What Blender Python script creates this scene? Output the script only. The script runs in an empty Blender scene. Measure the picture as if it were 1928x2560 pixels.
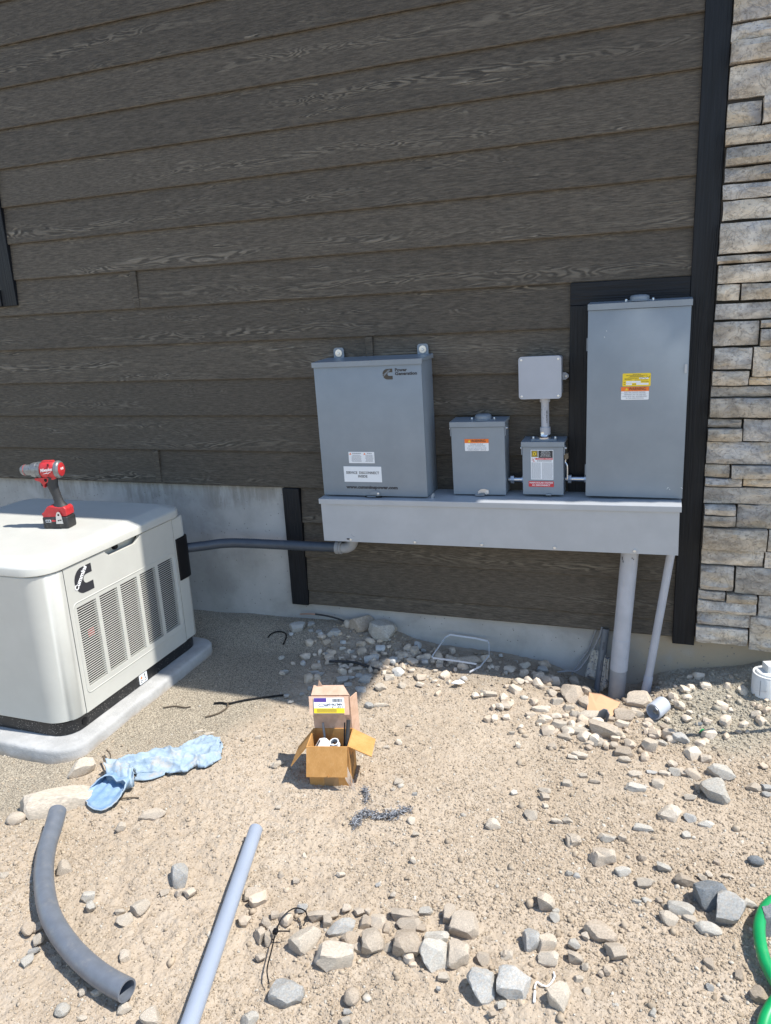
import bpy, bmesh, math, random
import numpy as np
from mathutils import Vector, Matrix, noise as mnoise
from mathutils.geometry import tessellate_polygon

C = bpy.context.scene.collection
SC = bpy.context.scene
rnd = random.Random(7)

# ------------------------------------------------------------------ camera
cd = bpy.data.cameras.new('camera')
cam = bpy.data.objects.new('camera', cd); C.objects.link(cam)
cam.location = (0.0, -3.2378, 1.6035)
cam.rotation_euler = (1.3063, 0.0510, 0.3429)
cd.sensor_fit = 'VERTICAL'; cd.sensor_height = 24.0; cd.sensor_width = 18.0
cd.lens = 24.0 * 1886.86 / 2560.0
cd.clip_start = 0.05; cd.clip_end = 600.0
SC.camera = cam
SC.render.resolution_x = 771; SC.render.resolution_y = 1024

# ------------------------------------------------------------------ sky, sun, exposure
SUN_DIR = Vector((0.56, 0.03, 1.0)).normalized()          # towards the sun
w = bpy.data.worlds.new("World"); SC.world = w; w.use_nodes = True
n = w.node_tree.nodes; n.clear()
sky = n.new('ShaderNodeTexSky'); sky.sky_type = 'NISHITA'; sky.sun_disc = False
sky.sun_elevation = math.asin(SUN_DIR.z)
sky.sun_rotation = math.atan2(SUN_DIR.x, SUN_DIR.y)
sky.air_density = 1.0; sky.dust_density = 0.25; sky.ozone_density = 1.0
bg = n.new('ShaderNodeBackground'); bg.inputs['Strength'].default_value = 0.15
wo = n.new('ShaderNodeOutputWorld')
w.node_tree.links.new(sky.outputs[0], bg.inputs[0]); w.node_tree.links.new(bg.outputs[0], wo.inputs[0])
sl = bpy.data.lights.new('sun', 'SUN'); sl.energy = 4.0; sl.angle = math.radians(0.45); sl.color = (1.0, 0.965, 0.905)
so = bpy.data.objects.new('sun', sl); C.objects.link(so)
so.rotation_euler = SUN_DIR.to_track_quat('Z', 'Y').to_euler(); so.location = (3, 0, 6)
SC.view_settings.view_transform = 'Standard'; SC.view_settings.look = 'None'
SC.view_settings.gamma = 1.0; SC.view_settings.use_curve_mapping = False
SC.view_settings.exposure = 0.76

# ------------------------------------------------------------------ material helpers
class NT:
    def __init__(s, name):
        s.m = bpy.data.materials.new(name); s.m.use_nodes = True
        s.t = s.m.node_tree; s.n = s.t.nodes; s.b = s.n['Principled BSDF']
        s.tc = s.n.new('ShaderNodeTexCoord')
    def L(s, a, b): s.t.links.new(a, b)
    def put(s, sock, v):
        if v is None: return
        if hasattr(v, 'is_output'): s.L(v, sock)
        elif isinstance(v, (tuple, list)): sock.default_value = tuple(v) + ((1.0,) if len(v) == 3 and len(sock.default_value) == 4 else ())
        else: sock.default_value = v
    def obj(s): return s.tc.outputs['Object']
    def rand(s):
        if not hasattr(s, 'oi'): s.oi = s.n.new('ShaderNodeObjectInfo')
        return s.oi.outputs['Random']
    def vec(s, scale=(1, 1, 1), randoff=0.0, src=None):
        m = s.n.new('ShaderNodeMapping'); s.L(src or s.obj(), m.inputs['Vector']); m.inputs['Scale'].default_value = scale
        if randoff:
            x = s.n.new('ShaderNodeCombineXYZ')
            for i, k in enumerate((1.0, 0.37, 0.71)):
                s.L(s.math('MULTIPLY', s.rand(), randoff * k), x.inputs[i])
            s.L(x.outputs[0], m.inputs['Location'])
        return m.outputs[0]
    def noise(s, vec=None, scale=5, detail=4, rough=0.55, dist=0.0):
        t = s.n.new('ShaderNodeTexNoise'); s.L(vec or s.obj(), t.inputs['Vector'])
        t.inputs['Scale'].default_value = scale; t.inputs['Detail'].default_value = detail
        t.inputs['Roughness'].default_value = rough; t.inputs['Distortion'].default_value = dist
        return t.outputs['Fac']
    def voro(s, vec=None, scale=5, feature='F1', out='Distance'):
        t = s.n.new('ShaderNodeTexVoronoi'); s.L(vec or s.obj(), t.inputs['Vector']); t.feature = feature
        t.inputs['Scale'].default_value = scale
        return t.outputs[out]
    def math(s, op, a, b=0.0, clamp=False):
        m = s.n.new('ShaderNodeMath'); m.operation = op; m.use_clamp = clamp
        s.put(m.inputs[0], a); s.put(m.inputs[1], b); return m.outputs[0]
    def step(s, v, lo, hi):
        m = s.n.new('ShaderNodeMapRange'); s.put(m.inputs[0], v)
        m.inputs[1].default_value = lo; m.inputs[2].default_value = hi; m.interpolation_type = 'SMOOTHSTEP'
        return m.outputs[0]
    def mix(s, f, a, b, mode='MIX'):
        m = s.n.new('ShaderNodeMix'); m.data_type = 'RGBA'; m.blend_type = mode
        s.put(m.inputs[0], f); s.put(m.inputs[6], a); s.put(m.inputs[7], b); return m.outputs[2]
    def bump(s, h, strength=0.5, dist=0.002, nrm=None):
        b = s.n.new('ShaderNodeBump'); b.inputs['Strength'].default_value = strength; b.inputs['Distance'].default_value = dist
        s.L(h, b.inputs['Height'])
        if nrm: s.L(nrm, b.inputs['Normal'])
        s.L(b.outputs[0], s.b.inputs['Normal']); return b.outputs[0]
    def fin(s, col=None, rough=0.6, metal=0.0, spec=0.5):
        s.put(s.b.inputs['Base Color'], col); s.put(s.b.inputs['Roughness'], rough)
        s.b.inputs['Metallic'].default_value = metal; s.b.inputs['Specular IOR Level'].default_value = spec
        return s.m

def mul(c, k): return tuple(min(1.0, x * k) for x in c)

def paint(name, col, rough=0.42, var=0.10, bump=0.12, scale=9.0, spec=0.5, dust=0.0):
    s = NT(name)
    a = s.noise(s.vec(randoff=9.0), scale, 5, 0.6)
    c = s.mix(s.step(a, 0.3, 0.75), mul(col, 1 - var), mul(col, 1 + var))
    if dust:
        d = s.noise(s.vec((1, 1, 0.6), randoff=5.0), 26, 6, 0.7)
        c = s.mix(s.math('MULTIPLY', s.step(d, 0.52, 0.75), dust), c, (0.42, 0.36, 0.28))
    f = s.noise(s.vec(), 420, 2, 0.5)
    s.bump(f, bump, 0.0006)
    r = s.math('ADD', s.math('MULTIPLY', s.noise(s.vec(), 14, 3), 0.16), rough - 0.08)
    return s.fin(c, r, 0.0, spec)

def plain(name, col, rough=0.55, metal=0.0, spec=0.5, var=0.12, scale=60):
    s = NT(name)
    a = s.noise(s.vec(randoff=4.0), scale, 3)
    return s.fin(s.mix(a, mul(col, 1 - var), mul(col, 1 + var)), rough, metal, spec)

M = {}
M['panel_grey'] = paint('panel_grey', (0.216, 0.250, 0.284), 0.40, 0.05, dust=0.03)
M['panel_edge'] = paint('panel_edge', (0.216, 0.250, 0.284), 0.42, 0.05)
M['trough_grey'] = paint('trough_grey', (0.405, 0.418, 0.432), 0.40, 0.05, dust=0.05)
M['pvc_box_grey'] = paint('pvc_box_grey', (0.37, 0.39, 0.435), 0.5, 0.04)
M['pvc_grey'] = paint('pvc_grey', (0.42, 0.435, 0.475), 0.45, 0.07, scale=14, dust=0.15)
M['pvc_mid'] = paint('pvc_mid', (0.29, 0.30, 0.315), 0.5, 0.08, scale=20, dust=0.22)
M['pvc_dark'] = paint('pvc_dark', (0.135, 0.15, 0.17), 0.45, 0.08, scale=20, dust=0.15)
M['pvc_white'] = paint('pvc_white', (0.68, 0.68, 0.66), 0.45, 0.05, scale=30, dust=0.3)
M['flex_blue'] = paint('flex_blue', (0.052, 0.064, 0.082), 0.45, 0.1, scale=30, dust=0.04)
M['flex_grey'] = paint('flex_grey', (0.135, 0.150, 0.175), 0.40, 0.1, scale=30, dust=0.22)
M['cream'] = paint('cream_enclosure', (0.535, 0.528, 0.480), 0.40, 0.03, 0.25, dust=0.06)
M['zinc'] = plain('zinc', (0.62, 0.62, 0.62), 0.32, 0.9)
M['chrome'] = plain('chrome', (0.55, 0.56, 0.58), 0.24, 1.0)
M['screw'] = plain('screw_metal', (0.72, 0.72, 0.70), 0.35, 0.7)
M['black'] = plain('black_plastic', (0.005, 0.005, 0.006), 0.5, spec=0.3)
M['rubber'] = plain('black_rubber', (0.028, 0.028, 0.029), 0.6, var=0.4, scale=120)
M['dark'] = plain('dark_inside', (0.01, 0.01, 0.011), 0.8)
M['red'] = paint('drill_red', (0.47, 0.028, 0.032), 0.42, 0.10, scale=60, dust=0.1)
M['drill_grey'] = plain('drill_grey', (0.20, 0.205, 0.21), 0.38, 0.5, var=0.3, scale=90)
M['battery'] = paint('battery_black', (0.025, 0.025, 0.026), 0.5, 0.3, scale=80, dust=0.25)
M['sticker'] = plain('sticker_white', (0.74, 0.76, 0.78), 0.42, var=0.02)
M['yellow'] = plain('sticker_yellow', (0.78, 0.56, 0.02), 0.42, var=0.05)
M['orange'] = plain('sticker_orange', (0.80, 0.17, 0.015), 0.42, var=0.03)
M['red_st'] = plain('sticker_red', (0.55, 0.03, 0.04), 0.42, var=0.03)
M['purple'] = plain('print_purple', (0.07, 0.035, 0.22), 0.5)
M['ink'] = plain('ink_dark', (0.03, 0.03, 0.035), 0.55)
M['ink_brown'] = plain('ink_brown', (0.045, 0.037, 0.028), 0.5)
M['ink_grey'] = plain('ink_grey', (0.20, 0.21, 0.24), 0.55)
M['ink_white'] = plain('ink_white', (0.78, 0.78, 0.78), 0.5, var=0.02)
M['hose'] = paint('hose_green', (0.004, 0.28, 0.085), 0.38, 0.12, scale=20, dust=0.12)
M['strap'] = plain('strap_white', (0.62, 0.64, 0.68), 0.45)
M['paper'] = plain('paper_white', (0.80, 0.80, 0.79), 0.6, var=0.03)
M['wood'] = plain('shadow_pole_wood', (0.38, 0.27, 0.16), 0.8)
M['twig'] = plain('twig_brown', (0.10, 0.075, 0.05), 0.8)
M['copper'] = plain('copper', (0.62, 0.33, 0.22), 0.35, 0.8)
M['tan_card'] = plain('card_orange', (0.62, 0.36, 0.20), 0.75, var=0.06, scale=20)
M['cable_grey'] = plain('cable_grey', (0.25, 0.255, 0.26), 0.5)
M['bagpaper'] = None
M['soffit'] = plain('soffit_paint', (0.10, 0.10, 0.10), 0.6)

Z0_LAP = 2.55
def m_siding():
    s = NT('woodgrain_siding')
    v = s.vec((0.75, 1, 6.4), randoff=23.0)
    nz = s.noise(v, 2.1, 3, 0.55, 0.5)
    nz = s.math('ADD', nz, s.math('MULTIPLY', s.noise(s.vec((9, 1, 34), randoff=51.0), 2.2, 4, 0.7), 0.035))
    rings = s.math('SINE', s.math('MULTIPLY', nz, 120.0))
    rings = s.step(rings, -0.75, 0.95)
    fine = s.noise(s.vec((7.0, 1, 62), randoff=31.0), 3.2, 5, 0.74)
    fine2 = s.noise(s.vec((16, 1, 110), randoff=11.0), 2.4, 4, 0.7)
    patch = s.step(s.noise(s.vec((0.75, 1, 7.5), randoff=17.0), 1.7, 3, 0.6), 0.50, 0.66)
    patch2 = s.step(s.noise(s.vec((3.2, 1, 26), randoff=41.0), 1.6, 4, 0.7, 0.8), 0.52, 0.68)
    base = s.mix(s.step(fine, 0.30, 0.72), (0.046, 0.038, 0.0285), (0.122, 0.102, 0.077))
    sep = s.n.new('ShaderNodeSeparateXYZ'); s.L(s.obj(), sep.inputs[0])
    u = s.math('FRACT', s.math('DIVIDE', s.math('SUBTRACT', sep.outputs[2], Z0_LAP), 0.1778))      # 0 at the butt edge of each board, 1 at its top
    wob = s.math('MULTIPLY', s.math('SUBTRACT', s.noise(s.vec((0.9, 0, 0), randoff=29.0), 1.3, 3, 0.6), 0.5), 0.75)
    ctr = s.math('ADD', s.math('ADD', 0.10, s.math('MULTIPLY', s.math('FRACT', s.math('MULTIPLY', s.rand(), 5.3)), 0.50)), wob)
    dist = s.math('ABSOLUTE', s.math('SUBTRACT', u, ctr))
    stripe = s.step(dist, 0.17, 0.03)
    base = s.mix(s.math('MULTIPLY', s.step(fine2, 0.52, 0.7), 0.40), base, (0.018, 0.016, 0.014))
    light = s.mix(rings, (0.022, 0.0187, 0.0145), (0.275, 0.240, 0.187))
    f = s.math('MULTIPLY', s.math('MULTIPLY', patch, patch2), 0.85)
    f2 = s.math('ADD', f, s.math('MULTIPLY', patch, 0.16), True)
    on = s.step(s.noise(s.vec((0.5, 0, 0.0), randoff=83.0), 1.6, 2, 0.5), 0.42, 0.58)
    f3 = s.math('MULTIPLY', s.math('MULTIPLY', stripe, on), s.math('ADD', 0.38, s.math('MULTIPLY', patch2, 0.6)))
    f2 = s.math('MAXIMUM', f2, f3)
    f2 = s.math('MULTIPLY', f2, s.math('ADD', 0.55, s.math('MULTIPLY', s.math('FRACT', s.math('MULTIPLY', s.rand(), 9.7)), 0.65)), True)
    col = s.mix(f2, base, light)
    tone = s.math('ADD', 0.86, s.math('MULTIPLY', s.rand(), 0.28))
    cc = s.n.new('ShaderNodeCombineColor')
    for i in range(3): s.L(tone, cc.inputs[i])
    col = s.mix(1.0, col, cc.outputs[0], 'MULTIPLY')
    h = s.math('ADD', s.math('MULTIPLY', fine, 0.7), s.math('MULTIPLY', s.math('MULTIPLY', rings, f2), 0.9))
    s.bump(h, 0.75, 0.0035)
    return s.fin(col, 0.62, 0.0, 0.35)
M['siding'] = m_siding()

def m_trim(vertical):
    s = NT('black_trim_' + ('upright' if vertical else 'level'))
    sc = (75, 1, 2.2) if vertical else (2.2, 1, 75)
    sr = (9, 1, 0.5) if vertical else (0.5, 1, 9)
    fine = s.noise(s.vec(sc, randoff=13.0), 2.4, 4, 0.7)
    rings = s.math('SINE', s.math('MULTIPLY', s.noise(s.vec(sr, randoff=7.0), 1.9, 2, 0.5, 0.4), 70.0))
    h = s.math('ADD', fine, s.math('MULTIPLY', rings, 0.22))
    s.bump(h, 0.6, 0.0025)
    dust = s.step(s.noise(s.vec((1, 1, 1), randoff=3), 160, 2), 0.72, 0.80)
    c = s.mix(s.step(fine, 0.3, 0.7), (0.0045, 0.0055, 0.0075), (0.011, 0.013, 0.017))
    return s.fin(s.mix(s.math('MULTIPLY', dust, 0.10), c, (0.16, 0.14, 0.11)), 0.5, 0.0, 0.28)
M['trim_v'] = m_trim(True); M['trim_h'] = m_trim(False)

def m_concrete(name, col, warm=0.0):
    s = NT(name)
    a = s.noise(None, 3.0, 6, 0.65)
    b = s.noise(s.vec((5, 1, 0.7)), 4.0, 5, 0.7, 0.4)
    c = s.mix(s.step(a, 0.3, 0.7), mul(col, 0.80), mul(col, 1.12))
    c = s.mix(s.math('MULTIPLY', s.step(b, 0.50, 0.72), 0.12), c, (0.50, 0.51, 0.52))
    bl = s.step(s.noise(s.vec((1, 1, 1.3)), 1.9, 5, 0.62, 0.6), 0.46, 0.60)
    c = s.mix(s.math('MULTIPLY', bl, 0.38), c, (0.54, 0.53, 0.505))
    # damp dark band high on the wall, with a ragged lower edge
    sep = s.n.new('ShaderNodeSeparateXYZ'); s.L(s.obj(), sep.inputs[0])
    e = s.math('ADD', sep.outputs[2], s.math('MULTIPLY', s.math('SUBTRACT', s.noise(s.vec((1, 1, 1)), 3.4, 4, 0.6), 0.5), 0.55))
    band = s.math('MULTIPLY', s.step(e, 0.62, 0.76), s.step(s.noise(s.vec((7, 1, 1.2)), 4.0, 5, 0.7), 0.30, 0.62))
    c = s.mix(s.math('MULTIPLY', band, 0.55), c, (0.17, 0.155, 0.125))
    blot = s.step(s.noise(None, 13, 4, 0.65), 0.70, 0.78)
    c = s.mix(s.math('MULTIPLY', blot, 0.5), c, mul(col, 0.45))
    # warmer, dirt rubbed concrete where the right end was back-filled
    wz = s.math('MULTIPLY', s.step(sep.outputs[0], -0.22, 0.06), s.step(s.noise(None, 4.0, 3), 0.22, 0.5))
    c = s.mix(s.math('MULTIPLY', wz, 0.85), c, (0.43, 0.345, 0.235))
    pit = s.step(s.voro(None, 34), 0.06, 0.13)
    c = s.mix(pit, mul(col, 0.55), c)
    h = s.math('ADD', s.math('MULTIPLY', s.noise(None, 60, 5, 0.7), 0.7), s.math('MULTIPLY', pit, 0.6))
    s.bump(h, 0.5, 0.003)
    return s.fin(c, 0.85, 0.0, 0.3)
M['concrete'] = m_concrete('foundation_concrete', (0.40, 0.388, 0.36))

def m_pad():
    s = NT('pad_concrete')
    a = s.noise(None, 9.0, 6, 0.65)
    c = s.mix(s.step(a, 0.3, 0.7), (0.36, 0.357, 0.345), (0.47, 0.465, 0.45))
    sep = s.n.new('ShaderNodeSeparateXYZ'); s.L(s.obj(), sep.inputs[0])
    e = s.math('ADD', sep.outputs[2], s.math('MULTIPLY', s.math('SUBTRACT', a, 0.5), 0.06))
    c = s.mix(s.math('MULTIPLY', s.step(e, 0.022, -0.012), 0.8), c, (0.40, 0.33, 0.25))
    s.bump(s.math('ADD', s.noise(None, 90, 5, 0.75), s.noise(None, 22, 4, 0.7)), 0.6, 0.004)
    return s.fin(c, 0.85, 0.0, 0.3)
M['pad'] = m_pad()

def m_stone():
    s = NT('ledge_stone')
    a = s.noise(s.vec((1, 1, 2.2), randoff=37.0), 9.0, 5, 0.62, 0.5)
    b = s.noise(s.vec((1, 1, 1), randoff=19.0), 22.0, 6, 0.7, 0.3)
    r = s.rand(); q = s.math('FRACT', s.math('MULTIPLY', r, 13.7))
    lo = s.mix(q, (0.24, 0.225, 0.21), (0.30, 0.25, 0.19)); hi = s.mix(q, (0.50, 0.475, 0.44), (0.60, 0.525, 0.42))
    c = s.mix(s.step(a, 0.30, 0.68), lo, hi)
    warm = s.math('MULTIPLY', s.step(s.noise(s.vec((1, 1, 3), randoff=53.0), 6.0, 3, 0.6), 0.44, 0.66), s.step(s.math('FRACT', s.math('MULTIPLY', r, 7.31)), 0.25, 0.7))
    c = s.mix(s.math('MULTIPLY', warm, 0.8), c, (0.50, 0.40, 0.275))
    cool = s.math('MULTIPLY', s.step(s.noise(s.vec((1, 1, 2), randoff=29.0), 7.0, 4, 0.6), 0.52, 0.7), 0.6)
    c = s.mix(cool, c, (0.29, 0.30, 0.325))
    crack = s.step(s.math('ABSOLUTE', s.math('SUBTRACT', s.noise(s.vec(randoff=61.0), 17.0, 5, 0.65, 1.0), 0.5)), 0.0, 0.030)
    c = s.mix(s.math('MULTIPLY', s.math('SUBTRACT', 1.0, crack), 0.10), c, (0.16, 0.145, 0.13))
    c = s.mix(s.math('MULTIPLY', s.step(b, 0.50, 0.70), 0.45), c, (0.62, 0.58, 0.515))
    c = s.mix(s.math('MULTIPLY', s.step(s.noise(s.vec((1, 1, 1.6), randoff=71.0), 58.0, 4, 0.7), 0.53, 0.66), 0.6), c, (0.15, 0.135, 0.125))
    tone = s.math('ADD', 0.86, s.math('MULTIPLY', s.math('FRACT', s.math('MULTIPLY', r, 3.7)), 0.55))
    cc = s.n.new('ShaderNodeCombineColor')
    for i in range(3): s.L(tone, cc.inputs[i])
    c = s.mix(1.0, c, cc.outputs[0], 'MULTIPLY')
    h = s.math('ADD', s.math('MULTIPLY', b, 0.8), s.math('MULTIPLY', crack, 0.15))
    s.bump(h, 1.0, 0.008)
    return s.fin(c, 0.88, 0.0, 0.3)
M['stone'] = m_stone()
M['mortar'] = plain('dark_mortar', (0.05, 0.045, 0.04), 0.95)

def m_rock(name, col, dusty, streak=0.3):
    s = NT(name)
    r = s.rand()
    a = s.noise(s.vec(randoff=47.0), 18, 5, 0.65, 0.4)
    c = s.mix(s.step(a, 0.28, 0.72), mul(col, 0.70), mul(col, 1.18))
    st = s.noise(s.vec((1, 1, 4.5), randoff=21.0), 14, 4, 0.6, 1.2)
    c = s.mix(s.math('MULTIPLY', s.step(st, 0.58, 0.70), streak), c, (0.60, 0.58, 0.54))
    d = s.step(s.noise(s.vec(randoff=67.0), 11, 4, 0.6), 0.40, 0.66)
    c = s.mix(s.math('MULTIPLY', d, dusty), c, (0.55, 0.465, 0.365))
    tone = s.math('ADD', 0.84, s.math('MULTIPLY', r, 0.30))
    cc = s.n.new('ShaderNodeCombineColor')
    for i in range(3): s.L(tone, cc.inputs[i])
    c = s.mix(1.0, c, cc.outputs[0], 'MULTIPLY')
    s.bump(s.math('ADD', s.noise(s.vec(randoff=5.0), 70, 6, 0.72), s.math('MULTIPLY', st, 0.5)), 0.75, 0.004)
    return s.fin(c, 0.9, 0.0, 0.3)
M['rock_c'] = m_rock('rock_cream', (0.60, 0.525, 0.425), 0.5)
M['rock_t'] = m_rock('rock_tan', (0.565, 0.48, 0.38), 0.6, 0.25)
M['rock_b'] = m_rock('rock_brown', (0.47, 0.385, 0.295), 0.6, 0.12)
M['rock_w'] = m_rock('rock_white', (0.58, 0.55, 0.485), 0.45, 0.4)
M['rock_g'] = m_rock('rock_grey', (0.455, 0.455, 0.435), 0.5, 0.4)
M['rock_d'] = m_rock('rock_dark', (0.19, 0.21, 0.225), 0.15, 0.4)

def m_dirt():
    s = NT('dry_dirt')
    at = s.n.new('ShaderNodeAttribute'); at.attribute_name = 'zone'
    sp = s.n.new('ShaderNodeSeparateColor'); s.L(at.outputs['Color'], sp.inputs[0])
    big = s.noise(None, 2.2, 4, 0.6); med = s.noise(None, 16, 5, 0.65); fin = s.noise(None, 130, 4, 0.75)
    c = s.mix(s.step(big, 0.3, 0.7), (0.400, 0.323, 0.240), (0.465, 0.384, 0.294))
    c = s.mix(s.math('MULTIPLY', s.step(med, 0.42, 0.68), 0.4), c, (0.49, 0.42, 0.335))
    sand = s.mix(s.step(s.noise(None, 210, 4, 0.85), 0.38, 0.62), (0.10, 0.085, 0.064), (0.52, 0.45, 0.345))
    c = s.mix(sp.outputs[0], c, sand)
    grav = s.mix(s.step(fin, 0.35, 0.65), (0.27, 0.24, 0.185), (0.44, 0.40, 0.32))
    c = s.mix(sp.outputs[1], c, grav)
    shade_dk = s.mix(s.step(med, 0.3, 0.7), (0.25, 0.213, 0.168), (0.335, 0.287, 0.23))  # darker dirt colour that deepens the shade along the foundation
    c = s.mix(sp.outputs[2], c, shade_dk)
    c = s.mix(s.math('MULTIPLY', s.step(fin, 0.55, 0.75), 0.35), c, (0.31, 0.25, 0.185))
    c = s.mix(s.math('MULTIPLY', s.step(s.voro(None, 75), 0.20, 0.10), 0.30), c, (0.60, 0.52, 0.41))
    h = s.math('ADD', s.math('MULTIPLY', fin, 0.7), s.math('MULTIPLY', s.noise(None, 330, 3, 0.7), 0.45))
    h = s.math('ADD', h, s.math('MULTIPLY', s.math('SUBTRACT', 0.5, s.voro(None, 95)), 0.9))
    s.bump(h, 0.9, 0.0045)
    return s.fin(c, 0.95, 0.0, 0.2)
M['dirt'] = m_dirt()

def m_gravel():
    s = NT('gravel_bits')
    at = s.n.new('ShaderNodeAttribute'); at.attribute_name = 'tint'
    v = s.noise(None, 90, 4, 0.7)
    c = s.mix(s.step(v, 0.3, 0.7), (0.72, 0.72, 0.72), (1.0, 1.0, 1.0))
    c = s.mix(1.0, at.outputs['Color'], c, 'MULTIPLY')
    s.bump(s.noise(None, 260, 4, 0.7), 0.6, 0.002)
    return s.fin(c, 0.95, 0.0, 0.2)
M['gravel'] = m_gravel()

def m_card(name, k):
    s = NT(name)
    a = s.noise(s.vec((1, 1, 1)), 30, 4); b = s.noise(s.vec((260, 260, 3)), 1.5, 2)
    c = s.mix(s.step(a, 0.3, 0.7), mul((0.47, 0.235, 0.070), k), mul((0.56, 0.295, 0.10), k))
    c = s.mix(s.math('MULTIPLY', s.step(b, 0.5, 0.7), 0.25), c, mul((0.66, 0.42, 0.20), k))
    s.bump(b, 0.2, 0.001)
    return s.fin(c, 0.75, 0.0, 0.3)
M['card'] = m_card('cardboard', 1.0)
def m_kraft():
    s = NT('pale_cardboard')
    a = s.noise(None, 40, 5, 0.6)
    c = s.mix(s.step(a, 0.3, 0.7), (0.50, 0.325, 0.225), (0.60, 0.41, 0.30))
    c = s.mix(s.math('MULTIPLY', s.step(s.noise(None, 35, 3), 0.66, 0.74), 0.5), c, (0.22, 0.14, 0.10))
    return s.fin(c, 0.8, 0.0, 0.3)
M['kraft'] = m_kraft()

def m_denim():
    s = NT('faded_denim')
    a = s.noise(None, 22, 5, 0.65); wv = s.noise(s.vec((600, 600, 600)), 1.0, 2)
    c = s.mix(s.step(a, 0.3, 0.7), (0.225, 0.315, 0.405), (0.345, 0.435, 0.515))
    c = s.mix(s.math('MULTIPLY', wv, 0.2), c, (0.52, 0.575, 0.61))
    d = s.step(s.noise(None, 16, 5, 0.7), 0.52, 0.68)
    c = s.mix(s.math('MULTIPLY', d, 0.6), c, (0.50, 0.43, 0.33))
    c = s.mix(s.math('MULTIPLY', s.step(s.noise(None, 30, 2), 0.71, 0.76), 0.6), c, (0.14, 0.12, 0.10))
    s.bump(s.math('ADD', wv, s.math('MULTIPLY', s.noise(None, 60, 4), 1.2)), 0.4, 0.003)
    return s.fin(c, 0.9, 0.0, 0.2)
M['denim'] = m_denim()
def m_denim_in():
    s = NT('denim_inside')
    a = s.noise(None, 30, 5, 0.65)
    return s.fin(s.mix(s.step(a, 0.3, 0.7), (0.17, 0.28, 0.42), (0.27, 0.38, 0.50)), 0.9, 0.0, 0.2)
M['denim_in'] = m_denim_in()

def m_base():
    s = NT('speckled_black_base')
    v = s.step(s.voro(None, 150), 0.30, 0.20)
    k = s.math('MULTIPLY', v, s.step(s.noise(None, 25, 3), 0.42, 0.58))
    s.bump(s.noise(None, 200, 3), 0.4, 0.001)
    return s.fin(s.mix(s.math('MULTIPLY', k, 0.75), (0.010, 0.010, 0.011), (0.32, 0.30, 0.27)), 0.4)
M['gen_base'] = m_base()
def m_bag():
    s = NT('torn_paper_bag')
    a = s.noise(None, 60, 4, 0.6)
    st = s.step(s.noise(s.vec((30, 1, 60)), 2.0, 2), 0.56, 0.62)
    c = s.mix(a, (0.30, 0.28, 0.24), (0.52, 0.50, 0.44))
    c = s.mix(s.math('MULTIPLY', st, 0.8), c, (0.05, 0.07, 0.12))
    s.bump(s.noise(None, 45, 4), 0.8, 0.006)
    return s.fin(c, 0.8)
M['bagpaper'] = m_bag()
def m_clear():
    s = NT('clear_plastic')
    s.b.inputs['Transmission Weight'].default_value = 1.0; s.b.inputs['IOR'].default_value = 1.25
    return s.fin((0.95, 0.96, 0.96), 0.08)
M['clear'] = m_clear()
def m_glass():
    s = NT('window_glass')
    return s.fin((0.02, 0.025, 0.03), 0.05)
M['glass'] = m_glass()
def m_fluff():
    s = NT('grey_fibre')
    a = s.noise(None, 120, 3)
    return s.fin(s.mix(s.step(a, 0.4, 0.6), (0.07, 0.075, 0.09), (0.40, 0.41, 0.43)), 0.9)
M['fluff'] = m_fluff()
M['tape'] = plain('packing_tape', (0.36, 0.215, 0.10), 0.25, var=0.05)

# ------------------------------------------------------------------ object helpers
def tag(o, label=None, cat=None, group=None, kind=None):
    if label: o['label'] = label
    if cat: o['category'] = cat
    if group: o['group'] = group
    if kind: o['kind'] = kind
    return o
def thing(name, label, cat, loc=(0, 0, 0), rot=(0, 0, 0), group=None):
    o = bpy.data.objects.new(name, None); C.objects.link(o); o.location = loc; o.rotation_euler = rot
    o.empty_display_size = 0.05
    return tag(o, label, cat, group)
def obj(name, bm, mat, parent=None, smooth=False, label=None, kind=None):
    if isinstance(bm, bmesh.types.BMesh):
        me = bpy.data.meshes.new(name); bm.normal_update(); bm.to_mesh(me); bm.free()
    else: me = bm
    if mat is not None and not me.materials: me.materials.append(mat)
    if smooth:
        me.polygons.foreach_set('use_smooth', [True] * len(me.polygons))
        if smooth != 'all':
            me.set_sharp_from_angle(angle=math.radians(38))
    o = bpy.data.objects.new(name, me); C.objects.link(o)
    if parent: o.parent = parent
    return tag(o, label, kind=kind)
def add_box(bm, x0, x1, y0, y1, z0, z1, bev=0.0, seg=2, mat=None):
    r = bmesh.ops.create_cube(bm, size=1.0)
    vs = r['verts']
    bmesh.ops.scale(bm, vec=(x1 - x0, y1 - y0, z1 - z0), verts=vs)
    bmesh.ops.translate(bm, vec=((x0 + x1) / 2, (y0 + y1) / 2, (z0 + z1) / 2), verts=vs)
    if bev:
        es = {e for v in vs for e in v.link_edges}
        r2 = bmesh.ops.bevel(bm, geom=list(es), offset=bev, segments=seg, affect='EDGES', profile=0.5)
        vs = list({v for f in r2['faces'] for v in f.verts} | {v for v in vs if v.is_valid})
    if mat is not None: bmesh.ops.transform(bm, matrix=mat, verts=vs)
    return vs
def box(*a, **k):
    bm = bmesh.new(); add_box(bm, *a, **k); return bm
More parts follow.
